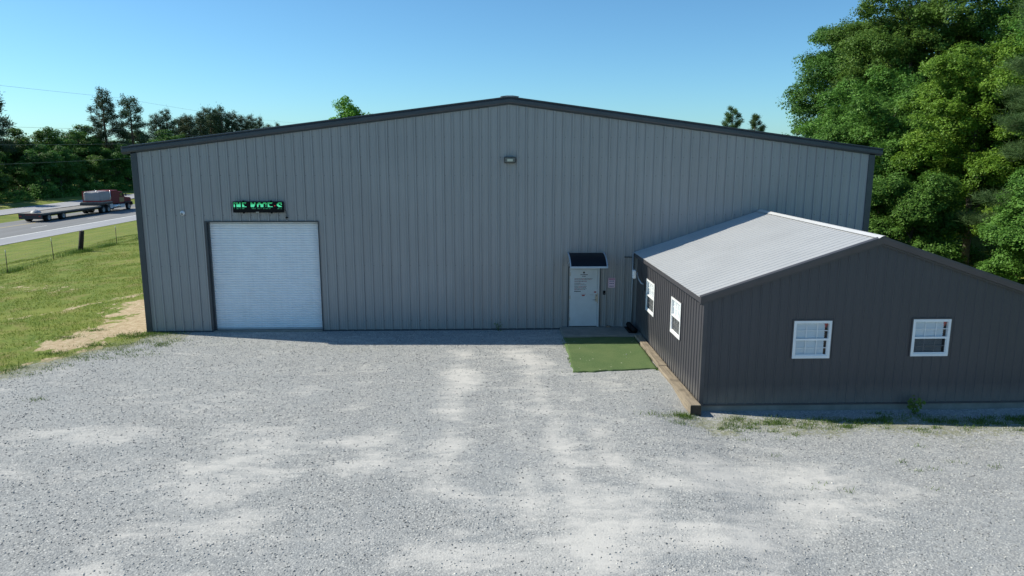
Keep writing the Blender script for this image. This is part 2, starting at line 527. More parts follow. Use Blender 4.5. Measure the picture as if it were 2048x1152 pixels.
    b1 = k.bump(h, 0.6, 0.015)
    b2 = k.bump(k.noise(p, 5.0, 3, 0.6), 0.22, 0.05, b1)
    k.l(b2, k.b.inputs['Normal'])
    return k.m
M_TERR = terrain_mat()

def sub_mesh(name, mask, dz=None):
    q = quads[mask]
    used = np.unique(q)
    remap = -np.ones(nx*ny, np.int64); remap[used] = np.arange(len(used))
    v = verts[used].copy()
    if dz is not None: v[:, 2] += dz[used]
    me = np_mesh(name, v, 4, remap[q].ravel(), attrs={k_: a[used] for k_, a in vattr.items()})
    me.polygons.foreach_set('use_smooth', np.ones(len(me.polygons), bool))
    return me
# the ground sheet runs on beneath the yard, sunk two centimetres where the gravel covers it
allg = np.ones(nx*ny, bool)
np.minimum.at(allg, quads.ravel(), np.repeat(isg, 4))
go = link('ground', sub_mesh('ground', np.ones(len(quads), bool), np.where(allg, -0.02, 0.0) - np.where(np.isin(np.arange(nx*ny), quads[isg].ravel()) & ~allg, 0.0, 0.0)), M_TERR)
tag(go, kind='structure')
# gravel cells only; rim shares the height of the ground and sits 4 mm above
yo = link('gravel_yard', sub_mesh('gravel_yard', isg, np.full(nx*ny, 0.004)), M_TERR)
tag(yo, kind='structure')

# ------------------------------------------------------------------ roads
def strip(name, u0, u1, y0, y1, dz, mat, step=6.0, kind='structure', z_from=None):
    yy = np.arange(y0, y1 + 0.1, step)
    us = np.linspace(u0, u1, max(2, int(abs(u1-u0)/3.5)+2))
    UU, YY = np.meshgrid(us, yy)
    XX = UU + xroad(YY)
    ZZ = np.full_like(XX, ROADZ + dz)
    n1, n2 = XX.shape
    I = np.arange(n1*n2).reshape(n1, n2)
    q = np.stack([I[:-1,:-1], I[:-1,1:], I[1:,1:], I[1:,:-1]], -1).reshape(-1, 4)
    me = np_mesh(name, np.stack([XX, YY, ZZ], -1).reshape(-1, 3), 4, q.ravel())
    return tag(link(name, me, mat), kind=kind)

def asphalt(name, base, tint=(1, 1, 1)):
    k = NT(name); p = k.pos()
    a = k.noise(k.mapping(p, (1.0, 0.06, 1)), 1.3, 4)
    b = k.noise(p, 30, 3, 0.8)
    c0 = tuple(base*0.8*t for t in tint) + (1,); c1 = tuple(base*1.2*t for t in tint) + (1,)
    c = k.mix(0.35, k.ramp(a, [(0.3, c0), (0.7, c1)]), k.ramp(b, [(0.3, c0), (0.7, c1)]))
    cr = k.noise(k.mapping(p, (1.0, 1.0, 1)), 0.8, 8, 0.8)
    c = k.mix(k.ramp(cr, [(0.495, 0.0), (0.5, 0.4), (0.505, 0.0)]), c, (0.06, 0.06, 0.065, 1))
    k.l(c, k.b.inputs['Base Color']); k.b.inputs['Roughness'].default_value = 0.9
    k.l(k.bump(b, 0.3, 0.01), k.b.inputs['Normal'])
    return k.m
M_ASPH = asphalt('asphalt', 0.20, (0.99, 0.99, 1.02))
M_SHOULD = asphalt('shoulder_asphalt', 0.34, (0.97, 0.98, 1.05))
M_LINE = simple('road_paint_white', (0.75, 0.75, 0.72, 1), 0.7, var=0.15, scale=6)
M_YLINE = simple('road_paint_yellow', (0.62, 0.45, 0.08, 1), 0.7, var=0.15, scale=6)
strip('highway', -51.6, -40.25, -150, 700, 0.0, M_ASPH)
strip('highway_shoulder', -40.25, -36.4, -150, 700, 0.0, M_SHOULD)
strip('edge_line', -40.30, -40.05, -150, 700, 0.004, M_LINE)
strip('edge_line', -47.75, -47.60, -150, 700, 0.004, M_YLINE)
strip('far_carriageway', -67.0, -59.5, -150, 700, 0.0, M_SHOULD)
strip('edge_line', -66.2, -66.05, -150, 700, 0.004, M_LINE)
mbd = []
for yy in np.arange(-90, 400, 12.0):
    mbd.append(yy)
VV = []; QQ = []
for i, yy in enumerate(mbd):
    x0 = -43.95 + xroad(yy); x1 = -43.95 + xroad(yy+3)
    VV += [(x0-.07, yy, ROADZ+.004), (x0+.07, yy, ROADZ+.004), (x1+.07, yy+3, ROADZ+.004), (x1-.07, yy+3, ROADZ+.004)]
    QQ += [4*i, 4*i+1, 4*i+2, 4*i+3]
tag(link('lane_dashes', np_mesh('lane_dashes', VV, 4, QQ), M_LINE), kind='structure')

# ------------------------------------------------------------------ gravel stones (loose, countless)
def stones(n, region, smin, smax, name, seed):
    r = np.random.default_rng(seed)
    cx = r.uniform(region[0], region[1], n*3); cy = r.uniform(region[2], region[3], n*3)
    fx = np.clip(np.searchsorted(xs, cx)-1, 0, nx-1); fy = np.clip(np.searchsorted(ys, cy)-1, 0, ny-1)
    g = gravel[fy, fx]; du = dust[fy, fx]
    blocked = ((cx > 16.0) & (cy > -8.0)) | ((cx > 13.85) & (cx < 16.3) & (cy > -5.05)) | (cy > -0.05)
    keep = (g > r.uniform(0.3, 0.9, len(g))) & (r.uniform(0, 1, len(g)) > du*0.93) & ~blocked
    onmat = (cx > 13.9) & (cx < 16.2) & (cy > -4.9) & (cy < -1.4) & (r.uniform(0, 1, len(cx)) < .006)
    keep |= onmat
    cx, cy = cx[keep][:n], cy[keep][:n]
    n = len(cx)
    cz = terrain(cx, cy) + np.where((cx > 13.9) & (cx < 16.2) & (cy > -4.9) & (cy < -1.4), .045, 0)
    s = smin + (smax-smin)*r.uniform(0, 1, n)**2.5
    base = np.array([(1,0,0),(0,1,0),(-1,0,0),(0,-1,0),(0,0,1),(0,0,-1)], float)
    V = base[None] * r.uniform(0.55, 1.1, (n, 6, 1))
    V *= np.stack([s, s*r.uniform(.6, 1, n), s*r.uniform(.4, .75, n)], -1)[:, None, :]
    a = r.uniform(0, 6.28, n); t = r.uniform(-.5, .5, n)
    x = V[..., 0]*np.cos(t)[:, None] - V[..., 2]*np.sin(t)[:, None]; z = V[..., 0]*np.sin(t)[:, None] + V[..., 2]*np.cos(t)[:, None]
    y = V[..., 1]
    X2 = x*np.cos(a)[:, None]-y*np.sin(a)[:, None]; Y2 = x*np.sin(a)[:, None]+y*np.cos(a)[:, None]
    P = np.stack([X2+cx[:, None], Y2+cy[:, None], z+cz[:, None]+(s*0.2)[:, None]], -1).reshape(-1, 3)
    T = np.array([(0,1,4),(1,2,4),(2,3,4),(3,0,4),(1,0,5),(2,1,5),(3,2,5),(0,3,5)])
    idx = (T[None] + (np.arange(n)*6)[:, None, None]).ravel()
    me = np_mesh(name, P, 3, idx, attrs={'var': np.repeat(r.uniform(0, 1, n), 6)})
    return me
k = NT('loose_stone')
cst = k.ramp(k.attr('var'), [(0.0, (0.15, 0.15, 0.15, 1)), (0.25, (0.23, 0.23, 0.225, 1)), (0.6, (0.37, 0.37, 0.36, 1)), (0.9, (0.50, 0.49, 0.46, 1)), (1.0, (0.68, 0.65, 0.6, 1))])
k.l(cst, k.b.inputs['Base Color']); k.b.inputs['Roughness'].default_value = 0.85
M_STONE = k.m
tag(link('gravel_stones', stones(95000, (-8, 27, -16.5, 0), 0.010, 0.032, 'gravel_stones', 5), M_STONE),
    'loose grey crushed stones scattered over the whole yard', 'gravel', kind='stuff')

# ------------------------------------------------------------------ main building
PBR = [(0.0, 0.0), (0.092, 0.0), (0.102, 0.005), (0.122, 0.005), (0.132, 0.0), (0.172, 0.0), (0.182, 0.005), (0.202, 0.005), (0.212, 0.0), (0.2240, 0.0), (0.2360, 0.040), (0.2780, 0.040), (0.2900, 0.0)]
AG = [(0.0, 0.0), (0.070, 0.0), (0.076, 0.003), (0.090, 0.003), (0.096, 0.0), (0.168, 0.0), (0.182, 0.016), (0.206, 0.016), (0.220, 0.0)]
W, D, HE, HA = 24.38, 32.0, 5.99, 7.58
SL = (HA-HE)/(W/2)
def gz(x): return HE + SL*min(x, W-x)
bld = empty('warehouse', (W/2, 0, 0), 'large grey ribbed metal building with low gable and dark charcoal trim', 'building')
GX0, GX1, GH = 2.19, 5.83, 3.72        # roller door opening
DX0, DX1, DH = 14.235, 15.27, 2.16      # entry door opening
m = MB()
m.ribbed((0,0,0), (1,0,0), (0,0,1), (0,-1,0), W, lambda s: 0.03, lambda s: gz(s)+0.10, [(GX0, GX1, 0, GH), (DX0, DX1, 0, DH)], 0.3048, PBR, [W/2])
m.cur = 1
for zr in (0.35, 2.25, 3.95, 5.25, 5.85, 6.5):
    for i in range(79):
        for off in (.06, .30):
            x_ = i*.3048 + off - .05
            if not (.15 < x_ < W-.15) or zr > gz(x_)-.1: continue
            if GX0-.1 < x_ < GX1+.1 and zr < GH+.1: continue
            if DX0-.1 < x_ < DX1+.1 and zr < DH+.1: continue
            if 16.5 < x_ < 24.8 and zr < 2.7: continue
            m.box(x_-.008, x_+.008, -.012, .002, zr-.008, zr+.008)
for i in range(2, 79, 3):
    x_ = i*.3048 + .2895
    if GX0-.1 < x_ < GX1+.1: lo_ = GH+.08
    elif DX0-.1 < x_ < DX1+.1: lo_ = DH+.05
    else: lo_ = .05
    m.face([(x_, -.004, lo_), (x_+.003, -.004, lo_), (x_+.003, -.004, gz(x_)), (x_, -.004, gz(x_))])
m.build('wall', [M_WALL, simple('seam_dark', (.06,.06,.06,1), .7)], bld)
m = MB(); m.ribbed((0,D,0), (0,-1,0), (0,0,1), (-1,0,0), D, lambda s: 0.03, lambda s: HE+0.08, (), 0.3048, PBR); m.build('wall', M_WALL, bld)
m = MB(); m.ribbed((W,0,0), (0,1,0), (0,0,1), (1,0,0), D, lambda s: 0.03, lambda s: HE+0.08, (), 0.3048, PBR); m.build('wall', M_WALL, bld)
m = MB(); m.ribbed((W,D,0), (-1,0,0), (0,0,1), (0,1,0), W, lambda s: 0.03, lambda s: gz(s)+0.10, (), 0.3048, PBR, [W/2]); m.build('wall', M_WALL, bld)
for sgn in (-1, 1):
    x0 = -0.22 if sgn < 0 else W + 0.22
    z0 = HE - 0.22*SL + 0.20
    U = Vector((0, 1, 0)); slope = Vector((W/2 - x0, 0, HA + 0.20 - z0)); Ls = slope.length; slope.normalize()
    N = Vector((0,1,0)).cross(slope) if sgn < 0 else slope.cross(Vector((0,1,0)))
    if N.z < 0: N = -N
    m = MB(); m.ribbed((x0, -0.05, z0), U, slope, N, D+0.1, lambda s: 0, lambda s: Ls, (), 0.3048, PBR)
    m.build('roof', M_GALV, bld)
# rake trim: profile swept along each slope
RP = [(0.0, -0.02), (0.045, -0.02), (0.045, 0.005), (0.115, 0.02), (0.135, 0.06), (0.135, 0.15), (0.115, 0.185), (0.15, 0.205), (0.15, 0.235), (0.0, 0.245)]
for sgn in (-1, 1):
    m = MB()
    xe = -0.30 if sgn < 0 else W + 0.30
    ze = HE - 0.30*SL - 0.02
    a = [(xe, -p, ze + q) for p, q in RP]; b = [(W/2, -p, HA - 0.02 + q) for p, q in RP]
    for i in range(len(RP)-1):
        m.face([a[i], b[i], b[i+1], a[i+1]])
    m.face(a)
    # lap joints every 3.1 m
    L = W/2 + 0.3
    for t in np.arange(3.05, L, 3.05):
        f = t/L
        for i in range(3, 6):
            p0 = Vector(a[i]).lerp(Vector(b[i]), f); p1 = Vector(a[i+1]).lerp(Vector(b[i+1]), f)
            q0 = Vector(a[i]).lerp(Vector(b[i]), f+0.0015); q1 = Vector(a[i+1]).lerp(Vector(b[i+1]), f+0.0015)
            o = Vector((0, -0.004, 0))
            m.face([p0+o, q0+o, q1+o, p1+o])
    m.build('rake_trim', M_TRIM, bld)
# rear fascia pieces
for sgn in (-1, 1):
    m = MB(); xe = -0.30 if sgn < 0 else W + 0.30; ze = HE - 0.30*SL + .18
    m.face([(xe, D+.12, ze-.2), (xe, D+.12, ze+.04), (W/2, D+.12, HA+.22), (W/2, D+.12, HA-.02)])
    m.face([(xe, D+.12, ze+.04), (xe, D-.05, ze+.04), (W/2, D-.05, HA+.22), (W/2, D+.12, HA+.22)])
    m.build('rake_trim', M_TRIM, bld)
m = MB()
hr = HA + .20
m.face([(W/2-.30, -.16, hr+.012), (W/2-.10, -.16, hr+.042), (W/2-.10, D+.1, hr+.042), (W/2-.30, D+.1, hr+.012)])
m.face([(W/2-.10, -.16, hr+.042), (W/2+.10, -.16, hr+.042), (W/2+.10, D+.1, hr+.042), (W/2-.10, D+.1, hr+.042)])
m.face([(W/2+.10, -.16, hr+.042), (W/2+.30, -.16, hr+.012), (W/2+.30, D+.1, hr+.012), (W/2+.10, D+.1, hr+.042)])
m.face([(W/2-.30, -.16, hr+.012), (W/2+.30, -.16, hr+.012), (W/2+.10, -.16, hr+.042), (W/2-.10, -.16, hr+.042)])
m.build('ridge_cap', M_GALV, bld)
for xe in (-0.24, W+0.10):
    m = MB(); m.box(xe, xe+0.14, -0.03, D, HE-0.02, HE+0.115); m.build('gutter', M_TRIM, bld)
for x0, x1 in ((-0.055, 0.13), (W-0.10, W+0.10)):
    for y0, y1 in ((-0.045, 0.12), (D-0.12, D+0.045)):
        m = MB(); m.box(x0, x1, y0, y1, 0.0, HE+0.03 if x0 < 0 else HE+0.028, 0.006); m.build('corner_trim', M_TRIM, bld)
m = MB(); m.box(0.13, GX0-.052, -0.045, 0.0, 0.0, 0.05); m.box(GX1+.03, DX0-.047, -0.045, 0, 0, 0.05); m.box(DX1+.04, W-.1, -0.045, 0, 0, .05); m.build('base_trim', M_TRIM, bld)
m = MB(); m.box(0.05, W-0.05, 0.06, D-0.06, -0.15, 0.028); m.build('floor_slab', M_CONC, bld)
# roller door
rd = empty('roller_door', ((GX0+GX1)/2 - W/2, 0.2, 0)); rd.parent = bld
prof = []
slat = 0.082
curt = MB(); y_ = 0.16
zt = 0.07; curt.smooth = False
SP = [(0.0, 0.0), (0.004, -0.010), (0.012, -0.022), (0.052, -0.023), (0.068, -0.014), (0.073, 0.0), (0.082, 0.002)]
k_ = 0
while zt + slat < GH - 0.01:
    for (a0, d0), (a1, d1_) in zip(SP[:-1], SP[1:]):
        curt.face([(GX0+.04, y_+d0, zt+a0), (GX1+.0, y_+d0, zt+a0), (GX1+.0, y_+d1_, zt+a1), (GX0+.04, y_+d1_, zt+a1)])
    zt += slat
curt.face([(GX0+.04, y_, zt), (GX1+.0, y_, zt), (GX1+.0, y_, GH+.05), (GX0+.04, y_, GH+.05)])
curt.build('curtain', M_DOORW, rd)
m = MB(); m.box(GX0+.046, GX1-.002, y_-.03, y_+.02, 0.045, 0.115, .006); m.build('bottom_bar', simple('door_bar_grey', (.42,.44,.46,1), .5), rd)
m = MB()
m.box(GX0-.05, GX0, -.05, .22, 0, GH+.045); m.box(GX0, GX0+.045, .05, .155, .03, GH)
m.box(GX1, GX1+.028, -.05, .22, 0, GH+.045)
m.box(GX0, GX1, -.05, .22, GH, GH+.045)
m.build('door_frame', M_TRIM, rd)
m = MB(); m.box(GX0+.002, GX1-.002, -.10, .40, -.05, .040); m.build('threshold', M_CONC, rd)

# entry door
ed = empty('entry_door', ((DX0+DX1)/2 - W/2, 0.03, 0)); ed.parent = bld
zb = 0.10
m = MB()
m.box(DX0, DX0+.02, -.03, .10, zb, DH); m.box(DX1-.06, DX1, -.05, .10, zb, DH); m.box(DX0+.02, DX1-.06, -.05, .10, DH-.05, DH)
m.build('door_frame', simple('door_frame_white', (.55,.58,.60,1), .5, var=.06), ed)
m = MB(); m.box(DX0-.045, DX0-.002, -.045, .06, zb, DH+.04); m.box(DX1+.002, DX1+.04, -.045, .06, zb, DH+.04); m.box(DX0-.002, DX1+.002, -.045, .06, DH+.002, DH+.04)
m.build('door_trim', M_TRIM, ed)
lx0, lx1 = DX0+.026, DX1-.066
m = MB(); m.box(lx0, lx1, -.035, .01, zb+.02, DH-.056, .004); leaf = m.build('door_leaf', M_PDOOR, ed)
m = MB(); m.box(lx0-.008, lx1+.008, -.02, .02, zb, zb+.018); m.build('threshold', M_BLACK, ed)
for z_ in (0.32, 1.08, 1.88):
    m = MB(); m.box(lx0-.02, lx0+.022, -.048, -.034, z_, z_+.11, .003); m.build('hinge', M_STEEL, ed)
m = MB()
m.box(lx1-.075, lx1-.012, -.05, -.036, 0.98, 1.24, .004)
m.tube([(lx1-.045, -.05, 1.05), (lx1-.045, -.09, 1.05), (lx1-.16, -.095, 1.05)], .011)
m.tube([(lx1-.045, -.05, 1.19), (lx1-.045, -.065, 1.19)], .024, 12)
m.box(lx1-.005, lx1+.03, -.056, -.036, 0.93, 1.27, .004)
m.build('handle', M_STEEL, ed)
# printed notice on the door: rows of small word shapes
M_INK = simple('ink_dark', (.03,.03,.035,1), .6); M_RED = simple('ink_red', (.35,.02,.02,1), .6)
m = MB(); rr = random.Random(4)
yT = -.0375
def words(m, x0, x1, z, h, red=0.0):
    x = x0
    while x < x1 - .01:
        w_ = rr.uniform(.018, .055)
        xe = min(x+w_, x1)
        m.cur = 1 if rr.random() < red else 0
        m.face([(x, yT, z), (xe, yT, z), (xe, yT, z+h), (x, yT, z+h)])
        x = xe + .009
dc = (lx0+lx1)/2
a0 = [(dc+.0+.035*math.cos(t), yT, 1.99+.035*math.sin(t)) for t in np.linspace(0, 2*math.pi, 17)[:-1]]
m.face(a0[::-1] if False else a0)
words(m, dc-.12, dc+.13, 1.905, .026); words(m, dc-.06, dc+.07, 1.85, .024)
for z_, x1_ in ((1.775, .30), (1.745, .27), (1.695, .12), (1.668, .10), (1.62, -.10), (1.59, .03), (1.555, .10), (1.50, .10), (1.47, .08), (1.425, .10), (1.395, .05)):
    words(m, dc-.32, dc+x1_, z_, .013, .25)
words(m, dc-.32, dc-.10, 1.325, .03)
words(m, dc-.10, dc+.08, 1.235, .012, 1.0)
m.cur = 1; m.face([(dc-.06, yT, 1.175), (dc+.04, yT, 1.175), (dc+.04, yT, 1.215), (dc-.06, yT, 1.215)])
words(m, dc+.22, dc+.34, 1.21, .008)
o = m.build('notice_lettering', [M_INK, M_RED], ed)
m = MB(); c_ = lx1-.075
m.face([(c_-.05, yT, 1.31), (c_, yT, 1.28), (c_+.05, yT, 1.31), (c_+.03, yT, 1.335), (c_-.03, yT, 1.335)]); m.build('warning_sticker', M_RED, ed)

# ------------------------------------------------------------------ fixtures on the big wall
# LED sign
sgx0, sgx1, sgz0, sgz1 = 3.13, 4.76, 4.05, 4.41
sg = empty('led_sign', ((sgx0+sgx1)/2, -.05, sgz0), 'black LED sign with green scrolling letters above the white roller door', 'sign')
m = MB(); m.box(sgx0, sgx1, -.16, -.055, sgz0, sgz1, .008); m.build('housing', M_BLACK, sg)
for xx in (3.45, 4.35):
    m = MB(); m.box(xx-.02, xx+.02, -.12, -.035, sgz0-.035, sgz0-.002); m.build('bracket', M_BLACK, sg)
    m = MB(); m.box(xx-.02, xx+.02, -.12, -.035, sgz1+.002, sgz1+.03); m.build('bracket', M_BLACK, sg)
glyph = {
 'T': ["###","#.#","...","##.","##.","##.","##."],
 'H': ["##..##","##..##","##.###","######","######","######","######"],
 'E': ["######","##..#.","##....","##....","###...","###...","######"],
 'V': ["##...##","###..##","###.###","######.","######.","#####..","#####.."],
 'A': ["..###..",".#####.","#######","###.###","##...##","##...##","##...##"],
 'P': ["..####.",".######","###..##","##...#.","##.....","##...#.","##....."],
 'F': ["#######","######.","##.....","##.....","##.....","###....","#######"],
 'S': ["..#####",".###.##","###..##","###...#","####...",".#####.","..#####"]}
lay = [('T',0),('H',4),('E',12),('V',24),('A',33),('P',40),('F',48),('S',61)]
cw = (sgx1-sgx0-.06)/68.5; ch = .0215
topz = sgz1 - .028
mt, ml, md, mr = MB(), MB(), MB(), MB()
def px(mb, c, r, w_=1):
    x = sgx0+.03+c*cw; z = topz - (r+1)*ch
    mb.face([(x+.001, -.1625, z+.0015), (x+cw*w_-.002, -.1625, z+.0015), (x+cw*w_-.002, -.1625, z+ch-.002), (x+.001, -.1625, z+ch-.002)])
for g, c0 in lay:
    for r, row in enumerate(glyph[g]):
        for c, chx in enumerate(row):
            if chx == '#': px(mt if r < 3 else ml, c0+c, r)
for a, b in ((0.6,1.4),(4,6.6),(8,10.5),(12,14.5),(25,31),(33.5,36.2),(37.7,40),(41.2,43.7),(45,47.6),(48.8,51.2),(61.5,63.6),(66,68)):
    for r in (8, 9):
        c = a
        while c < b:
            if rr.random() < .8: px(md, c, r, .8)
            c += 1
px(mr, 57, 4.2); px(mr, 58, 4.2); px(mr, 57.5, 5.0)
mt.build('lettering', emis('led_green', (0.04, 0.62, 0.22, 1), 0.62), sg)
ml.build('lettering', emis('led_green_bright', (0.10, 0.85, 0.46, 1), 0.95), sg)
md.build('lettering', emis('led_green_dim', (0.05, 0.50, 0.25, 1), 0.35), sg)
mr.build('lettering', emis('led_red', (0.7, 0.05, 0.06, 1), 0.5), sg)
m = MB(); m.box(3.87, 3.97, -.168, -.161, sgz0+.004, sgz0+.024); m.build('maker_plate', M_STEEL, sg)
m = MB(); m.tube([(4.77, -.10, 4.14), (4.83, -.09, 4.10), (4.84, -.06, 3.98), (4.82, -.055, 3.88), (4.83, -.05, 3.80)], .008, 6); m.box(4.80, 4.87, -.09, -.04, 3.86, 3.90); m.build('power_cord', M_BLACK, sg)

# floodlight at the gable
fl = empty('wall_light', (12.2, -.03, 5.64), 'small rectangular wall light high under the gable peak', 'light')
m = MB(); m.box(12.01, 12.39, -.18, -.034, 5.66, 5.87, .02); m.build('housing', simple('bronze_housing', (.055,.055,.05,1), .5), fl)
m = MB(); m.box(12.04, 12.36, -.19, -.179, 5.69, 5.84, .004); m.build('bezel', simple('bezel_olive', (.13,.135,.12,1), .4), fl)
m = MB(); m.box(12.11, 12.29, -.197, -.189, 5.72, 5.80, .003); m.build('lens', simple('lens_cream', (.55,.55,.45,1), .25), fl)

# dome camera
sc_ = empty('security_camera', (1.45, -.03, 3.98), 'small white dome camera on the wall left of the roller door', 'camera')
m = MB(); m.smooth = True
def lathe(m, cx, cy, cz, prof, axis='y', n=20):
    vs = []; fs = []
    for a, r in prof:
        for k in range(n):
            t = 2*math.pi*k/n
            if axis == 'y': vs.append((cx+r*math.cos(t), cy+a, cz+r*math.sin(t)))
            elif axis == 'x': vs.append((cx+a, cy+r*math.cos(t), cz+r*math.sin(t)))
            else: vs.append((cx+r*math.cos(t), cy+r*math.sin(t), cz+a))
    for i in range(len(prof)-1):
        for k in range(n):
            j = (k+1) % n
            fs.append((i*n+k, i*n+j, (i+1)*n+j, (i+1)*n+k))
    fs.append(tuple(range(n))); fs.append(tuple(range((len(prof)-1)*n, len(prof)*n))[::-1])
    m.mesh(vs, fs)
lathe(m, 1.45, -.034, 4.03, [(0, .075), (-.03, .075), (-.05, .065), (-.075, .045), (-.085, .02)])
m.build('housing', M_WHITE, sc_)
m = MB(); m.smooth = True; lathe(m, 1.455, -.10, 4.01, [(0.03, .034), (-.005, .034), (-.018, .02)], n=14); m.build('lens', M_BLACK, sc_)

# awning
aw = empty('door_awning', (14.8, -.4, 2.3), 'dark curved polycarbonate awning with pale side rails above the entry door', 'awning')
def arc(t):  # 0 at wall -> 1 at front
    a = math.radians(72*t)
    return (-.03 - .86*math.sin(a)/math.sin(math.radians(72)), 2.67 - .35*(1-math.cos(a))/(1-math.cos(math.radians(72))))
m = MB(); m.smooth = True
NA = 14
A = [arc(i/NA) for i in range(NA+1)]
for i in range(NA):
    (y0, z0), (y1, z1) = A[i], A[i+1]
    m.face([(14.19, y0, z0), (14.19, y1, z1), (15.36, y1, z1), (15.36, y0, z0)])
    m.face([(14.19, y0, z0-.006), (15.36, y0, z0-.006), (15.36, y1, z1-.006), (14.19, y1, z1-.006)])
k = NT('awning_sheet'); k.b.inputs['Base Color'].default_value = (.006, .008, .014, 1); k.b.inputs['Roughness'].default_value = .5; k.b.inputs['Specular IOR Level'].default_value = .25
m.build('canopy', k.m, aw)
M_RAIL = simple('awning_rail', (.42,.50,.58,1), .4, metal=.2, var=.05)
for x_ in (14.155, 15.365):
    m = MB()
    for i in range(NA):
        (y0, z0), (y1, z1) = A[i], A[i+1]
        vs = [(x_, y0, z0-.03), (x_+.03, y0, z0-.03), (x_+.03, y0, z0+.022), (x_, y0, z0+.022), (x_, y1, z1-.03), (x_+.03, y1, z1-.03), (x_+.03, y1, z1+.022), (x_, y1, z1+.022)]
        m.mesh(vs, [(0,1,5,4),(1,2,6,5),(2,3,7,6),(3,0,4,7)] + ([(3,2,1,0)] if i == 0 else []) + ([(4,5,6,7)] if i == NA-1 else []))
    m.tube([(x_+.015, -.04, 2.28), (x_+.015, A[9][0], A[9][1]-.03)], .012, 6)
    m.build('side_rail', M_RAIL, aw)
m = MB(); y0, z0 = A[-1]; m.box(14.145, 15.405, y0-.035, y0, z0-.045, z0+.018, .006); m.build('front_rail', M_RAIL, aw)

# pink notice sign, reader, pipes
ns = empty('notice_sign', (15.69, -.04, 1.46), 'small pink and white notice on the wall right of the entry door', 'sign')
m = MB(); m.box(15.57, 15.81, -.042, -.036, 1.46, 1.80); m.build('board', simple('sign_pink', (.62,.40,.48,1), .6), ns)
m = MB()
for z_ in (1.48, 1.57, 1.655): m.box(15.59, 15.79, -.0455, -.0435, z_, z_+.068)
m.build('lettering_panel', simple('sign_white', (.72,.62,.70,1), .6), ns)
m = MB(); yT = -.047
for z_ in (1.50, 1.59, 1.675): words(m, 15.61, 15.77, z_, .032)
yT = -.044; words(m, 15.60, 15.78, 1.742, .035, 1.0)
m.build('lettering', [simple('sign_purple', (.12,.05,.16,1), .6), simple('sign_magenta', (.40,.10,.20,1), .6)], ns)
cr = empty('card_reader', (15.44, -.03, 1.22), 'small black card reader on the wall beside the entry door', 'reader')
m = MB(); m.box(15.40, 15.48, -.07, -.034, 1.22, 1.36, .008); m.build('housing', M_BLACK, cr)
m = MB(); m.box(15.42, 15.46, -.073, -.069, 1.25, 1.27); m.build('keypad', simple('reader_grey', (.08,.08,.09,1), .3), cr)
dp = MB(); dp.tube([(16.40, -.06, .12), (16.40, -.06, 2.60)], .03, 10); dp.tube([(16.40, -.06, 2.60), (16.40, -.02, 2.66)], .03, 10)
tag(dp.build('wall_pipe', simple('pipe_grey', (.30,.32,.34,1), .45)), 'thin grey vertical pipe where the two buildings meet', 'pipe')
dp = MB(); dp.tube([(16.12, -.04, 2.52), (16.42, -.06, 2.515)], .012, 8); dp.tube([(16.12, -.02, 2.52), (16.12, -.06, 2.52)], .02, 8)
tag(dp.build('wall_hook', M_BLACK), 'short dark rod sticking out near the annexe eave', 'hook')

# ------------------------------------------------------------------ stoop, turf mat, timbers, rolled mat
m = MB(); m.box(13.93, 16.55, -1.24, 0.0, -.1, .095, .012)
tag(m.build('stoop', M_CONC), 'low plain concrete step below the entry door', 'doorstep')
def turf_mat():
    k = NT('artificial_turf'); p = k.pos()
    a = k.noise(p, 60, 3, .8); b = k.noise(p, 1.5, 4)
    c = k.ramp(a, [(.3, (.055,.10,.035,1)), (.7, (.165,.23,.10,1))])
    c = k.mix(k.ramp(b, [(.4, 0.0), (.7, .35)]), c, (.19, .23, .10, 1))
    d, v = k.vor(p, 3.4); sp = k.ramp(d, [(.05, 1.0), (.085, 0.0)])
    c = k.mix(sp, c, (.55, .52, .42, 1))
    k.l(c, k.b.inputs['Base Color']); k.b.inputs['Roughness'].default_value = .95; k.b.inputs['Specular IOR Level'].default_value = .1
    k.l(k.bump(a, .8, .02), k.b.inputs['Normal'])
    return k.m
M_TURF = turf_mat()
P0 = np.array([[13.95,-1.245],[16.28,-1.245],[16.20,-4.76],[13.78,-4.98]])
nu, nv = 40, 56
uu, vv = np.meshgrid(np.linspace(0,1,nu), np.linspace(0,1,nv))
tx = (P0[0,0]*(1-uu)+P0[1,0]*uu)*(1-vv) + (P0[3,0]*(1-uu)+P0[2,0]*uu)*vv
ty = (P0[0,1]*(1-uu)+P0[1,1]*uu)*(1-vv) + (P0[3,1]*(1-uu)+P0[2,1]*uu)*vv
edge = np.minimum.reduce([uu, 1-uu, 1-vv])
jit = (edge < .01)*1.0
tx = tx + jit*(snoise(tx*0+vv*9, uu*9, 71, 3, 2)-.5)*.14; ty = ty + (vv > .99)*(snoise(uu*12, uu*0, 72, 3, 1)-.5)*.13
tz = terrain(tx, ty) + .038 + (snoise(tx, ty, 73, 3, 1.3)-.5)*.03
I = np.arange(nu*nv).reshape(nv, nu)
q = np.stack([I[:-1,:-1], I[1:,:-1], I[1:,1:], I[:-1,1:]], -1).reshape(-1, 4)
tv = np.stack([tx,ty,tz],-1).reshape(-1,3)
per = list(I[0,:]) + list(I[1:,-1]) + list(I[-1,-2::-1]) + list(I[-2:0:-1,0])
nb = len(tv); tv = np.vstack([tv, tv[per] - [0,0,.05]])
sk = [(per[i], per[(i+1) % len(per)], nb+(i+1) % len(per), nb+i) for i in range(len(per))]
to = link('turf_mat', np_mesh('turf_mat', tv, 4, np.vstack([q, sk]).ravel()), M_TURF)
tag(to, 'green artificial turf mat laid in front of the concrete step', 'mat')
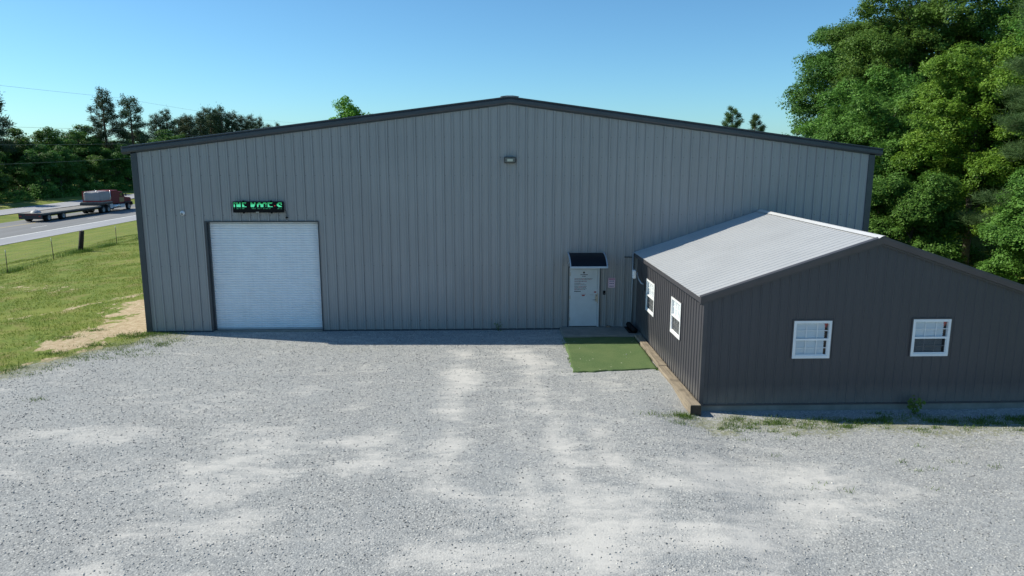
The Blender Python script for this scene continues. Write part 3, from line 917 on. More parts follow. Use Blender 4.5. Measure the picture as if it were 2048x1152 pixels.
# short synthetic pile
def blades(n, fx, fy, fz, hmin, hmax, w, lean, seed, name, nb=1):
    r = np.random.default_rng(seed)
    n = len(fx)
    a = r.uniform(0, 2*np.pi, n); h = r.uniform(hmin, hmax, n); ww = w*r.uniform(.6, 1.3, n)
    la = r.uniform(0, 2*np.pi, n); ll = lean*r.uniform(.2, 1, n)*h
    b0 = np.stack([fx-np.cos(a)*ww, fy-np.sin(a)*ww, fz-.01], -1); b1 = np.stack([fx+np.cos(a)*ww, fy+np.sin(a)*ww, fz-.01], -1)
    t = np.stack([fx+np.cos(la)*ll, fy+np.sin(la)*ll, fz+h], -1)
    V = np.stack([b0, b1, t], 1).reshape(-1, 3)
    return np_mesh(name, V, 3, np.arange(3*n), attrs={'var': np.repeat(r.uniform(0,1,n), 3)})

def wood_mat(name, base, dark=0.55):
    k = NT(name); p = k.pos()
    g = k.noise(k.mapping(p, (18, 1.2, 18)), 1.0, 5, .7)
    c = k.ramp(g, [(.25, tuple(x*dark for x in base)+(1,)), (.55, base+(1,)), (.8, tuple(min(1,x*1.3) for x in base)+(1,))])
    st = k.noise(p, 3.2, 5, .6)
    c = k.mix(k.ramp(st, [(.5, 0.0), (.65, .7)]), c, tuple(x*.42 for x in base)+(1,))
    k.l(c, k.b.inputs['Base Color']); k.b.inputs['Roughness'].default_value = .9
    k.l(k.bump(g, .5, .01), k.b.inputs['Normal'])
    MATS[name] = k.m
    return k.m
M_TIMB = wood_mat('weathered_timber', (.29, .235, .17), .45)
m = MB()
def beam(m, xa0, xa1, y0, xb0, xb1, y1, z0, z1, c=.012):
    vs = []
    for y, a, b in ((y0, xa0, xa1), (y1, xb0, xb1)):
        vs += [(a, y, z0), (b, y, z0), (b, y, z1-c), (b-c, y, z1), (a+c, y, z1), (a, y, z1-c)]
    fs = [(0,1,2,3,4,5), (11,10,9,8,7,6)] + [(i, 6+i, 6+(i+1)%6, (i+1)%6) for i in range(6)]
    m.mesh(vs, fs)
beam(m, 16.28, 16.50, -1.25, 16.26, 16.50, -4.72, -.1, .105)
tag(m.build('landscape_timber', M_TIMB), 'weathered timber edging between the green turf mat and the dark annexe', 'timber', 'timbers laid along the annexe side wall')
m = MB()
beam(m, 16.22, 16.48, -4.74, 16.24, 16.50, -8.02, -.3, .10)
m.cur = 1; m.face([(16.243, -8.022, -.29), (16.497, -8.022, -.29), (16.497, -8.022, .086), (16.243, -8.022, .086)])
tag(m.build('landscape_timber', [M_TIMB, wood_mat('timber_end_grain', (.075, .052, .035))]), 'weathered timber edging beside gravel ending at the annexe front corner', 'timber', 'timbers laid along the annexe side wall')
# rolled rubber mat
rm = MB(); rm.smooth = True
rm.tube([(16.30, -.10, .19), (16.32, -.55, .185), (16.34, -1.05, .19)], .085, 14)
sp = []
for i in range(26):
    t = i*.55; r_ = .02+.0032*i
    sp.append((16.345+0*r_, -1.056, .19)) if False else None
rm.box(16.14, 16.33, -1.0, -.12, .098, .112)
tag(rm.build('rolled_mat', M_BLACK), 'black rolled rubber mat lying in the corner between the buildings', 'mat')
m = MB(); m.mesh([(15.50,-.17,.10),(15.66,-.20,.10),(15.70,-.10,.10),(15.54,-.06,.10),(15.53,-.15,.15),(15.62,-.16,.165),(15.65,-.11,.15),(15.57,-.09,.155)], [(0,1,5,4),(1,2,6,5),(2,3,7,6),(3,0,4,7),(4,5,6,7)])
tag(m.build('door_stone', simple('brown_stone', (.20,.15,.11,1), .9, bump=.5)), 'small brown stone on the step against the wall', 'stone')

# ------------------------------------------------------------------ annexe
AGS = [(0.0, 0.0), (0.070, 0.0), (0.076, 0.003), (0.090, 0.003), (0.096, 0.0), (0.170, 0.0), (0.181, 0.025), (0.207, 0.025), (0.218, 0.0)]
AGR = [(0.0, 0.0), (0.190, 0.0), (0.199, 0.011), (0.215, 0.011), (0.224, 0.0)]
AX0, AX1, AY, AH = 16.56, 24.80, -7.70, 2.70
AXR = 20.68; ARH = 4.07
ASL = (ARH-AH)/(AXR-AX0)
def az_(x): return AH + ASL*min(x-AX0, AX1-x)
ax = empty('annexe', ((AX0+AX1)/2, AY/2, 0), 'low dark charcoal metal annexe with pale gable roof and white windows', 'building')
FW = [(18.74, 19.66, 1.15, 2.08), (21.66, 22.59, 1.18, 2.10)]
SW = [(-2.72, -1.60, 1.04, 2.06), (-5.74, -4.74, 1.10, 2.10)]
ZB = -0.01
m = MB()
m.ribbed((AX0, AY, 0), (1,0,0), (0,0,1), (0,-1,0), AX1-AX0, lambda s: ZB, lambda s: az_(AX0+s)-.01, [(a-AX0, b-AX0, c, d) for a,b,c,d in FW], .2286, AG, [AXR-AX0])
m.build('wall', M_ANNEX, ax)
m = MB()
m.ribbed((AX0, 0, 0), (0,-1,0), (0,0,1), (-1,0,0), -AY, lambda s: ZB, lambda s: AH-.01, [(-b, -a, c, d) for a,b,c,d in SW], .2286, AGS)
m.build('wall', M_ANNEX, ax)
m = MB(); m.ribbed((AX1, AY, 0), (0,1,0), (0,0,1), (1,0,0), -AY, lambda s: ZB, lambda s: AH-.01, (), .2286, AG); m.build('wall', M_ANNEX, ax)
m = MB(); m.box(AX0+.005, AX1-.005, AY+.004, -.04, -.4, ZB-.002); m.build('foundation', M_CONC, ax)
for s in (-1, 1):
    xe = AX0-.14 if s < 0 else AX1+.14
    ze = AH - .14*ASL + .02
    sl = Vector((AXR-xe, 0, ARH+.02-ze)); Ls = sl.length; sl.normalize()
    N = Vector((-sl.z, 0, sl.x)) if s < 0 else Vector((sl.z*1, 0, abs(sl.x)))
    m = MB(); m.ribbed((xe, AY-.10, ze), (0,1,0), sl, N, -AY+.055, lambda t: 0, lambda t: Ls, (), .2286, AGR); m.build('roof', M_ROOF2, ax)
    # eave fascia
    m = MB(); a, b = (xe+.012, AX0-.022) if s < 0 else (AX1+.022, xe-.012)
    m.box(a, b, AY-.08, -.05, ze-.13, ze-.012); m.build('eave_trim', M_ATRIM, ax)
    # rake trim
    m = MB()
    R = [(.02, -.19), (.055, -.19), (.055, -.15), (.10, -.14), (.125, -.02), (.125, .028), (.0, .036)]
    x_s, z_s = xe, ze
    A_ = [(x_s, AY-p, z_s+q) for p, q in R]; B_ = [(AXR, AY-p, ARH+.02+q) for p, q in R]
    for i in range(len(R)-1): m.face([A_[i], B_[i], B_[i+1], A_[i+1]])
    m.face(A_); m.build('rake_trim', M_ATRIM, ax)
m = MB()
def rp(x, dz): return ARH+.02-ASL*abs(x-AXR)+dz
y0, y1 = AY-.14, -.05
for xa, xb in ((AXR-.125, AXR-.03), (AXR-.03, AXR+.03), (AXR+.03, AXR+.125)):
    za = rp(xa, .028) if abs(xa-AXR) > .1 else ARH+.062; zb_ = rp(xb, .028) if abs(xb-AXR) > .1 else ARH+.062
    m.face([(xa, y0, za), (xb, y0, zb_), (xb, y1, zb_), (xa, y1, za)])
m.build('ridge_cap', simple('ridge_white', (.56,.56,.57,1), .45, metal=.1, var=.04), ax)
for x0, x1, y0, y1 in ((AX0-.035, AX0+.07, AY-.035, AY+.07), (AX1-.07, AX1+.035, AY-.035, AY+.07)):
    m = MB(); m.box(x0, x1, y0, y1, ZB-.015, AH-.05, .004); m.build('corner_trim', M_ATRIM, ax)
m = MB(); m.box(AX0+.07, AX1-.07, AY-.03, AY-.001, ZB-.02, ZB+.02); m.build('base_trim', M_ATRIM, ax)
m = MB(); m.box(AX0-.028, AX0-.001, AY+.07, -.05, ZB-.02, ZB+.018); m.build('base_trim', simple('base_flashing', (.45,.42,.38,1), .7), ax)

k = NT('window_glass'); k.b.inputs['Base Color'].default_value = (.9,.95,.97,1); k.b.inputs['Roughness'].default_value = .02
k.b.inputs['Transmission Weight'].default_value = 1.0; k.b.inputs['IOR'].default_value = 1.45
tr = k.n('ShaderNodeBsdfTransparent'); tr.inputs[0].default_value = (.94,.96,.97,1)
gl = k.n('ShaderNodeBsdfGlossy'); gl.inputs['Roughness'].default_value = .03
fr = k.n('ShaderNodeLayerWeight'); fr.inputs[0].default_value = .5
fz = k.math('MULTIPLY_ADD', k.math('POWER', fr.outputs['Facing'], 5.0), .9, .045)
ms = k.n('ShaderNodeMixShader'); k.l(fz, ms.inputs[0]); k.l(tr.outputs[0], ms.inputs[1]); k.l(gl.outputs[0], ms.inputs[2]); k.l(ms.outputs[0], k.out.inputs[0])
M_GLASS = k.m
M_BLIND = simple('blind_slats', (.82,.84,.85,1), .6, var=.04)
M_SCREEN = simple('insect_screen', (.05,.052,.055,1), .8)
M_INT = simple('room_dark', (.05,.045,.04,1), .9)
M_REDB = simple('red_valance', (.42,.05,.04,1), .7)
M_BROWN = simple('dark_curtain', (.035,.025,.02,1), .9)

def window(P, U, N, w, h, screen=False, sidegap=True, red=True, openness=0.0):
    """P = lower left corner on wall plane, U along, N outward"""
    P, U, N = Vector(P), Vector(U), Vector(N); Zv = Vector((0,0,1))
    wroot = empty('window', P - ax.location); wroot.parent = ax
    def bx(m, a0, a1, d0, d1, b0, b1):
        vs = [P + U*a + N*d + Zv*b for b in (b0, b1) for (a, d) in ((a0,d0),(a1,d0),(a1,d1),(a0,d1))]
        m.mesh(vs, [(0,3,2,1),(4,5,6,7),(0,1,5,4),(1,2,6,5),(2,3,7,6),(3,0,4,7)])
    f = .062
    m = MB(); bx(m, 0, w, -.05, .035, 0, f); bx(m, 0, w, -.05, .035, h-f, h); bx(m, 0, f, -.05, .033, f, h-f); bx(m, w-f, w, -.05, .033, f, h-f)
    m.build('frame', M_WHITE, wroot)
    m = MB(); bx(m, -.03, w+.03, -.0, .027, h+.002, h+.03); bx(m, -.03, -.002, 0, .027, 0, h); bx(m, w+.002, w+.03, 0, .027, 0, h); m.build('casing_trim', M_ATRIM, wroot)
    mid = h*.5
    m = MB(); bx(m, f, w-f, -.035, .022, mid-.024, mid+.024); bx(m, f, w-f, -.02, .015, f, f+.03)
    bx(m, f, f+.02, -.03, .012, f+.03, mid-.024); bx(m, w-f-.02, w-f, -.03, .012, f+.03, mid-.024); m.build('sash', M_WHITE, wroot)
    m = MB(); t = .008
    for b0, b1 in ((f, mid-.024), (mid+.024, h-f)):
        for i in (1, 2):
            a = f + (w-2*f)*i/3; bx(m, a-t, a+t, -.018, -.006, b0, b1)
        b = (b0+b1)/2; bx(m, f, w-f, -.0175, -.0065, b-t, b+t)
    m.build('muntins', M_WHITE, wroot)
    m = MB()
    for b0, b1 in ((f, mid-.024), (mid+.024, h-f)):
        m.face([P+U*f-N*.022+Zv*b0, P+U*(w-f)-N*.022+Zv*b0, P+U*(w-f)-N*.022+Zv*b1, P+U*f-N*.022+Zv*b1])
    m.build('pane', M_GLASS, wroot)
    if screen:
        k_ = NT('screen_mesh'); tb = k_.n('ShaderNodeBsdfTransparent'); df = k_.n('ShaderNodeBsdfDiffuse'); df.inputs[0].default_value = (.03,.032,.035,1)
        mx = k_.n('ShaderNodeMixShader'); mx.inputs[0].default_value = .62; k_.l(tb.outputs[0], mx.inputs[1]); k_.l(df.outputs[0], mx.inputs[2]); k_.l(mx.outputs[0], k_.out.inputs[0])
        m = MB(); m.face([P+U*f-N*.003+Zv*f, P+U*(w-f)-N*.003+Zv*f, P+U*(w-f)-N*.003+Zv*mid, P+U*f-N*.003+Zv*mid]); m.build('screen', k_.m, wroot)
    # blinds
    right = w-f-(.075 if sidegap else .01)
    m = MB(); z_ = f+.02 + openness
    while z_ < h-f-.02:
        a0 = P+U*(f+.008)-N*.028+Zv*z_; 
        m.face([a0, P+U*right-N*.028+Zv*z_, P+U*right-N*.052+Zv*(z_+.044), P+U*(f+.008)-N*.052+Zv*(z_+.044)])
        z_ += .048
    m.build('blind', M_BLIND, wroot)
    m = MB(); bx(m, 0.0, w, -.40, -.38, 0, h); bx(m, 0, .02, -.38, -.05, 0, h); bx(m, w-.02, w, -.38, -.05, 0, h); bx(m, .02, w-.02, -.38, -.05, 0, .02); bx(m, .02, w-.02, -.38, -.05, h-.02, h)
    m.build('reveal', M_INT, wroot)
    if red:
        m = MB(); a = w-f-.085
        bx(m, a, a+.075, -.10, -.035, h-f-.075, h-f-.02); bx(m, a+.02, a+.05, -.10, -.04, h-f-.12, h-f-.075)
        m.build('valance_clip', M_REDB, wroot)
    return wroot
window((18.74, AY, 1.15), (1,0,0), (0,-1,0), .92, .93)
window((21.66, AY, 1.18), (1,0,0), (0,-1,0), .93, .92, screen=True)
window((AX0, -1.60, 1.04), (0,-1,0), (-1,0,0), 1.12, 1.02, screen=True, red=False)
window((AX0, -4.74, 1.10), (0,-1,0), (-1,0,0), 1.00, 1.00, screen=True, red=False)

an = empty('wall_antenna', (AX0-.02, -1.30, 1.50), 'white box antenna on a curved grey arm at the annexe side wall', 'antenna')
m = MB(); m.box(AX0-.065, AX0-.026, -1.37, -1.27, 1.60, 1.86, .006); m.build('bracket', simple('dark_steel', (.08,.10,.12,1), .4, metal=.5), an)
m = MB(); m.tube([(AX0-.05, -1.32, 1.80), (AX0-.12, -1.25, 1.84), (AX0-.17, -1.08, 1.94), (AX0-.19, -.98, 2.05), (AX0-.19, -.96, 2.14)], .021, 8); m.tube([(AX0-.19, -.96, 2.10), (AX0-.28, -.98, 2.10)], .018, 8); m.build('arm', simple('arm_grey', (.42,.46,.50,1), .4, metal=.3), an)
m = MB(); m.box(AX0-.36, AX0-.26, -1.10, -.88, 1.95, 2.23, .018); m.build('housing', M_WHITE, an)

# ------------------------------------------------------------------ fence
def gzt(x, y): return float(terrain(np.array([x]), np.array([y]))[0])
fn = empty('wire_fence', (-16, 26, gzt(-16, 26)), 'sagging woven wire fence on steel posts along the grass bank', 'fence')
FX = lambda y: -15.9 - .01*(y-20)
py = [9.2, 13.5, 17.9, 22.6, 30.9, 35.2, 39.5, 44, 48.5, 53]
for i, y in enumerate(py):
    x = FX(y); z = gzt(x, y); ti = random.uniform(-.05, .05)
    m = MB()
    m.tube([(x, y, z-.1), (x+ti, y, z+1.12)], .022, 5); m.build('post', simple('rusty_post', (.07,.055,.045,1), .8, var=.4, scale=8), fn)
    m = MB(); m.tube([(x+ti, y, z+1.12), (x+ti*1.1, y, z+1.36)], .023, 5); m.build('post_cap', simple('post_white', (.55,.55,.52,1), .7), fn)
m = MB()
x = -15.95; y = 25.9; z = gzt(x, y)
m.tube([(x-.10, y, z-.1), (x+.02, y, z+.5), (x+.16, y, z+1.42)], [.16, .155, .15], 12)
m.build('corner_post', wood_mat('dark_wood_post', (.035, .026, .02)), fn)
m = MB()
yy = np.arange(5, 56, 1.2)
for hgt in (.12, .3, .48, .66, .84, 1.02, 1.18):
    pts = [(FX(y)+.02*math.sin(y*3), y, gzt(FX(y), y)+hgt+.03*math.sin(y*.9+hgt)) for y in yy]
    m.tube(pts, .0035, 3, False)
for y in np.arange(5, 55, .32):
    x = FX(y); z = gzt(x, y)
    m.tube([(x, y, z+.12), (x, y+.01, z+1.0)], .002, 3, False)
m.build('wire_mesh', simple('fence_wire', (.20,.20,.19,1), .6, metal=.5), fn)

# ------------------------------------------------------------------ power lines
def wire(label, z0, sag, xo, r=.0105):
    m = MB()
    spans = [(-110, -28), (-28, 52+18), (70, 165), (165, 270), (270, 380)]
    pts = []
    for a, b in spans:
        for i in range(14):
            t = i/14; y = a + (b-a)*t
            x = xo + 0.03*(y-50)
            pts.append((x, y, z0 - sag*4*t*(1-t) + .6*sag))
    m.tube(pts, r, 5)
    tag(m.build('power_line', simple('wire_metal', (.22,.23,.24,1), .5, metal=.3)), label, 'cable', 'overhead lines along the highway')
wire('topmost overhead wire running across the sky beside the highway', 12.0, .5, -34)
wire('second overhead wire from the top, crossing in front of the pines', 8.2, .45, -34.1)
wire('third overhead wire from the top, in front of the dark trees', 6.5, .4, -34.0)
wire('lowest overhead wire in front of the dark trees above the truck', 4.7, .35, -34.0)

# ------------------------------------------------------------------ truck
yaw = math.atan(.06)
TR = empty('flatbed_truck', (-45.9, 73.0, ROADZ), 'maroon tractor unit hauling a long empty flatbed trailer on the highway', 'truck')
TR.rotation_euler = (0, 0, -yaw)
M_MAROON = simple('maroon_paint', (.13,.010,.018,1), .55, var=.15, spec=.25)
M_DECK = simple('deck_planks', (.24,.225,.21,1), .85, var=.25, scale=1.5)
M_FRAME = simple('frame_dark', (.03,.033,.038,1), .6)
M_CHROME = simple('polished_metal', (.62,.63,.65,1), .25, metal=.7)
M_RIM = simple('wheel_rim', (.30,.31,.32,1), .5, metal=.4)
M_TLIGHT = simple('tail_light_red', (.35,.02,.02,1), .4)
M_DGLASS = simple('cab_glass', (.02,.03,.035,1), .1)
def ymap(y): return float(np.interp(y, [-1, 0, 12.6, 15.6, 17.45, 19.1, 20.7], [-1, 0, 13.45, 16.55, 18.7, 21.2, 22.9]))
class TB(MB):
    def build(s, name, mat, parent=TR):
        vs = s.v
        if parent is TR and not getattr(s, 'keep', False):
            vs = [(x, ymap(y), 1.2 + (z-1.2)*.88 if (y > 15.7 and z > 1.2) else z) for x, y, z in s.v]
        me = bpy.data.meshes.new(name); me.from_pydata(vs, [], s.f)
        me.polygons.foreach_set('use_smooth', s.sm); me.update()
        o = link(name, me, mat); o.parent = parent
        return o
# local frame: x right (near side positive), y forward, z up from road; width from -2.9 to 0
WT = 3.1
m = TB(); m.box(-WT, 0, 0, 12.6, 1.02, 1.17, .01); m.build('deck', M_DECK)
m = TB(); m.box(-WT, 0, 12.61, 15.6, 1.52, 1.66, .01); m.build('upper_deck', M_DECK)
m = TB(); m.box(-WT, 0, 12.45, 12.6, 1.18, 1.52); m.box(-WT-.01, .01, .02, 12.4, .90, 1.015); m.box(-2.0, -1.7, .3, 12.4, .62, .9); m.box(-1.15, -.85, .3, 12.4, .62, .9)
for y_ in np.arange(1, 12, 1.4): m.box(-2.7, -.15, y_, y_+.1, .8, .9)
m.box(-WT, 0, 12.62, 15.5, 1.30, 1.518); m.build('chassis', M_FRAME)
m = TB(); m.box(-WT, 0, -.10, -.004, .42, 1.14, .01); m.build('rear_bumper', M_FRAME)
for x0 in (-WT+.12, -.42):
    m = TB(); m.box(x0, x0+.28, -.13, -.102, .72, .86); m.build('tail_light', M_TLIGHT)
m = TB(); m.box(-2.2, -.65, -.125, -.103, .94, 1.0); m.build('reflective_strip', M_TLIGHT)
def wheel(x0, y, r=.52, w=.58, parent=TR):
    y = ymap(y); m = TB(); m.keep = True; m.smooth = True
    lathe(m, x0, y, r, [(0, r*.6), (0, r*.93), (.05, r), (w-.05, r), (w, r*.93), (w, r*.6)], 'x', 22); t = m.build('tyre', M_RUBBER, parent)
    m = TB(); m.keep = True; m.smooth = True
    for xx, s in ((x0-.004, 1), (x0+w+.004, -1)):
        lathe(m, xx, y, r, [(0, r*.58), (.05*s, r*.5), (.07*s, r*.2), (-.02*s, r*.16), (-.03*s, r*.05)], 'x', 16)
    m.build('rim', M_RIM, parent)
for y in (1.3, 4.2):
    wheel(-.62, y); wheel(-WT+.04, y)
for y in (13.2, 14.5):
    wheel(-.62, y, .53); wheel(-WT+.04, y, .53)
wheel(-.42, 19.1, .53, .34); wheel(-WT+.08, 19.1, .53, .34)
m = TB(); m.box(-1.95, -1.65, 12.8, 19.9, .62, .92); m.box(-1.2, -.9, 12.8, 19.9, .62, .92); m.box(-2.0, -.85, 12.9, 14.9, .95, 1.28); m.build('tractor_frame', M_FRAME)
# sleeper + cab with shaped sides
def shell(m, x0, x1, pts, c=.12):
    """pts: side outline (y,z) polygon; extruded with chamfer"""
    n = len(pts); cy = sum(p[0] for p in pts)/n; cz = sum(p[1] for p in pts)/n
    def ring(x, k): return [(x, cy+(p[0]-cy)*k, cz+(p[1]-cz)*k) for p in pts]
    R = [ring(x0, .93), ring(x0+c, 1), ring(x1-c, 1), ring(x1, .93)]
    vs = [p for r in R for p in r]
    fs = [tuple(range(n)), tuple(range(3*n, 4*n))[::-1]]
    for k in range(3):
        for i in range(n):
            j = (i+1) % n
            fs.append((k*n+i, (k+1)*n+i, (k+1)*n+j, k*n+j))
    m.mesh(vs, fs)
m = TB(); shell(m, -2.55, -.22, [(15.75, 1.2), (15.75, 3.35), (15.95, 3.5), (17.3, 3.5), (17.45, 3.3), (17.45, 1.2)]); m.build('sleeper', M_MAROON)
m = TB(); shell(m, -2.48, -.30, [(17.46, 1.05), (17.46, 3.05), (17.65, 3.22), (18.25, 3.18), (18.7, 2.35), (18.75, 1.05)]); cab = m.build('cab', M_MAROON)
m = TB(); m.box(-.36, -.285, 17.75, 18.4, 2.3, 2.95, .02); m.box(-2.49, -2.42, 17.75, 18.4, 2.3, 2.95, .02); m.build('side_window', M_DGLASS)
m = TB(); m.box(-.33, -.285, 17.62, 18.5, 1.35, 2.15, .01); m.build('door_reflection', simple('door_gold_reflection', (.17,.13,.055,1), .4))  # gold reflection on the cab door, painted as a coloured slab
m = TB(); shell(m, -2.3, -.45, [(18.76, 1.0), (18.76, 2.2), (20.3, 1.95), (20.45, 1.8), (20.45, .8), (19.8, .8), (19.6, 1.25), (18.9, 1.25)]); m.build('hood', M_MAROON)
m = TB(); m.box(-2.3, -.45, 20.46, 20.62, .5, .85, .03); m.build('front_bumper', M_CHROME)
for x0 in (-.50, -2.62):
    m = TB(); m.box(x0, x0+.40, 18.45, 20.2, 1.13, 1.25, .03); m.box(x0, x0+.40, 18.40, 18.52, .75, 1.12, .02); m.box(x0, x0+.4, 20.1, 20.25, .7, 1.12, .02); m.build('fender', M_FRAME)
for x0 in (-.55, -2.65):
    m = TB(); m.tube([(x0+.26, 15.9, .80), (x0+.26, 17.4, .80)], .30, 16); m.build('fuel_tank', M_CHROME)
    m = TB(); m.box(x0, x0+.5, 17.5, 18.3, .5, 1.0, .03); m.build('step_box', simple('white_box', (.55,.57,.6,1), .4))
    m = TB(); m.box(x0+.05, x0+.5, 15.0, 15.7, .55, 1.25, .03); m.build('side_box', simple('white_box', (.55,.57,.6,1), .4))
for x0 in (-.30, -2.45):
    m = TB(); m.tube([(x0, 15.62, 1.2), (x0, 15.62, 3.25)], .06, 10); m.build('exhaust_stack', M_CHROME)
for x0 in (-.10, -2.75):
    m = TB(); m.box(x0, x0+.12, 18.55, 18.65, 2.3, 2.85, .01); m.tube([(x0+.06, 18.6, 2.6), (-1.4, 18.5, 2.6)], .02, 6); m.build('mirror', M_FRAME)
TRM = Matrix.Translation(TR.location) @ Matrix.Rotation(-yaw, 4, 'Z')
# tarped load on the upper deck
tl = MB(); tl.smooth = True
nu, nv = 30, 24
vs = []
x0, x1, y0, y1, z0, z1 = -2.75, -.12, 13.62, 16.4, 1.68, 3.22
me_v = []
for side in range(1):
    pass
# rounded box with cloth wrinkles
def tarp_pt(u, v):
    th = u*2*math.pi; ph = (v-.5)*math.pi
    cx_, cy_, cz_ = math.cos(ph)*math.cos(th), math.cos(ph)*math.sin(th), math.sin(ph)
    e = .28
    f = lambda a: math.copysign(abs(a)**e, a)
    px_, py_, pz_ = f(math.cos(ph))*f(math.cos(th)), f(math.cos(ph))*f(math.sin(th)), f(cz_)
    wv = .035*math.sin(7*th+3*pz_) + .03*math.sin(13*th+2) + .02*math.sin(5*pz_+9*px_)
    return (((x0+x1)/2 + px_*((x1-x0)/2 + wv)), ((y0+y1)/2 + py_*((y1-y0)/2 + wv)), ((z0+z1)/2 + pz_*(z1-z0)/2))
NU, NV = 48, 20
for j in range(NV+1):
    for i in range(NU):
        vs.append(TRM @ Vector(tarp_pt(i/NU, j/NV)))
fs = [(j*NU+i, j*NU+(i+1)%NU, (j+1)*NU+(i+1)%NU, (j+1)*NU+i) for j in range(NV) for i in range(NU)]
tl.mesh(vs, fs)
tt = empty('tarped_load', TRM @ Vector((-1.4, 15.0, 1.67)), 'bulky load under a grey tarpaulin edged in red behind the truck cab', 'cargo')
tl.build('tarpaulin', simple('tarp_grey', (.27,.28,.31,1), .6, var=.1, scale=2), tt)
rb = MB()
for z_, t in ((1.68, .17), (3.18, .04)):
    for a, b in (((-2.78, 13.58), (-.09, 13.64)), ((-.15, 13.64), (-.09, 16.4)), ((-2.78, 13.64), (-2.72, 16.4))):
        c = [(a[0], a[1]), (b[0], a[1]), (b[0], b[1]), (a[0], b[1])]
        v8 = [TRM @ Vector((p[0], p[1], zz)) for zz in (z_, z_+t) for p in c]
        rb.mesh(v8, [(0,3,2,1),(4,5,6,7),(0,1,5,4),(1,2,6,5),(2,3,7,6),(3,0,4,7)])
v8 = [TRM @ Vector(p) for p in ((-2.78,13.57,1.66),(-2.70,13.57,1.66),(-2.70,13.67,1.66),(-2.78,13.67,1.66),(-2.78,13.57,3.22),(-2.70,13.57,3.22),(-2.70,13.67,3.22),(-2.78,13.67,3.22))]
rb.mesh(v8, [(0,3,2,1),(4,5,6,7),(0,1,5,4),(1,2,6,5),(2,3,7,6),(3,0,4,7)])
rb.build('red_edging', simple('tarp_red', (.30,.025,.03,1), .5), tt)
dm = MB(); dm.smooth = True
dc_ = TRM @ Vector((-1.45, .9, 1.17))
lathe(dm, dc_.x, dc_.y, dc_.z+.01, [(0, .62), (.12, .60), (.22, .48), (.33, .3), (.37, .08)], 'z', 20)
tag(dm.build('tarp_bundle', simple('bundle_grey', (.30,.31,.33,1), .5, var=.4, scale=5)), 'rounded grey bundle on the rear of the flatbed trailer deck', 'bundle')

# ------------------------------------------------------------------ vegetation
def leaf_mat(name, lo, mid, hi, trans=0.35, rough=.55):
    k = NT(name)
    c = k.ramp(k.attr('var'), [(0.0, lo + (1,)), (.5, mid + (1,)), (1.0, hi + (1,))])
    oi = k.n('ShaderNodeObjectInfo')
    hs = k.n('ShaderNodeHueSaturation'); k.l(c, hs.inputs['Color'])
    k.l(k.math('MULTIPLY_ADD', oi.outputs['Random'], .35, .82), hs.inputs['Value'])
    k.l(k.math('MULTIPLY_ADD', oi.outputs['Random'], .03, .485), hs.inputs['Hue'])
    k.l(hs.outputs[0], k.b.inputs['Base Color'])
    k.b.inputs['Roughness'].default_value = rough
    k.b.inputs['Specular IOR Level'].default_value = .22
    tl_ = k.n('ShaderNodeBsdfTranslucent'); k.l(hs.outputs[0], tl_.inputs[0])
    ms = k.n('ShaderNodeMixShader'); ms.inputs[0].default_value = trans
    k.l(k.b.outputs[0], ms.inputs[1]); k.l(tl_.outputs[0], ms.inputs[2]); k.l(ms.outputs[0], k.out.inputs[0])
    return k.m
L_DARK = leaf_mat('leaf_dark', (.045,.105,.022), (.078,.170,.032), (.13,.25,.05))
L_MID = leaf_mat('leaf_mid', (.055,.135,.022), (.098,.215,.034), (.18,.34,.065))
L_LIME = leaf_mat('leaf_lime', (.080,.175,.018), (.14,.29,.030), (.25,.42,.06))
L_PINE = leaf_mat('needle_green', (.05,.09,.03), (.085,.14,.045), (.13,.19,.07), .3, .6)
L_PINEF = leaf_mat('needle_far', (.040,.070,.034), (.060,.095,.045), (.09,.13,.06), .25, .6)
L_GRASS = leaf_mat('grass_blade', (.09,.14,.018), (.17,.235,.032), (.33,.35,.08), .3, .6)
L_WEED = leaf_mat('weed_leaf', (.06,.12,.02), (.11,.20,.035), (.20,.29,.07), .3, .5)
M_BARK = simple('bark', (.10,.085,.07,1), .95, var=.4, scale=6, bump=.6)
M_PBARK = simple('pine_bark', (.13,.085,.06,1), .95, var=.35, scale=5, bump=.6)

def leaves(P, Nrm, size, r, aspect=.62):
    """P (n,3) leaf centres, Nrm rough normal directions -> rhombus quads"""
    n = len(P)
    N = Nrm + r.normal(0, .55, (n, 3)); N /= np.linalg.norm(N, axis=1, keepdims=True)+1e-9
    A = np.cross(N, r.normal(0, 1, (n, 3))); A /= np.linalg.norm(A, axis=1, keepdims=True)+1e-9
    B = np.cross(N, A)
    s = size*r.uniform(.6, 1.25, n)[:, None]
    V = np.stack([P - A*s*.5, P + B*s*.5*aspect - N*s*.08, P + A*s*.5, P - B*s*.5*aspect - N*s*.08], 1)
    return V.reshape(-1, 3)

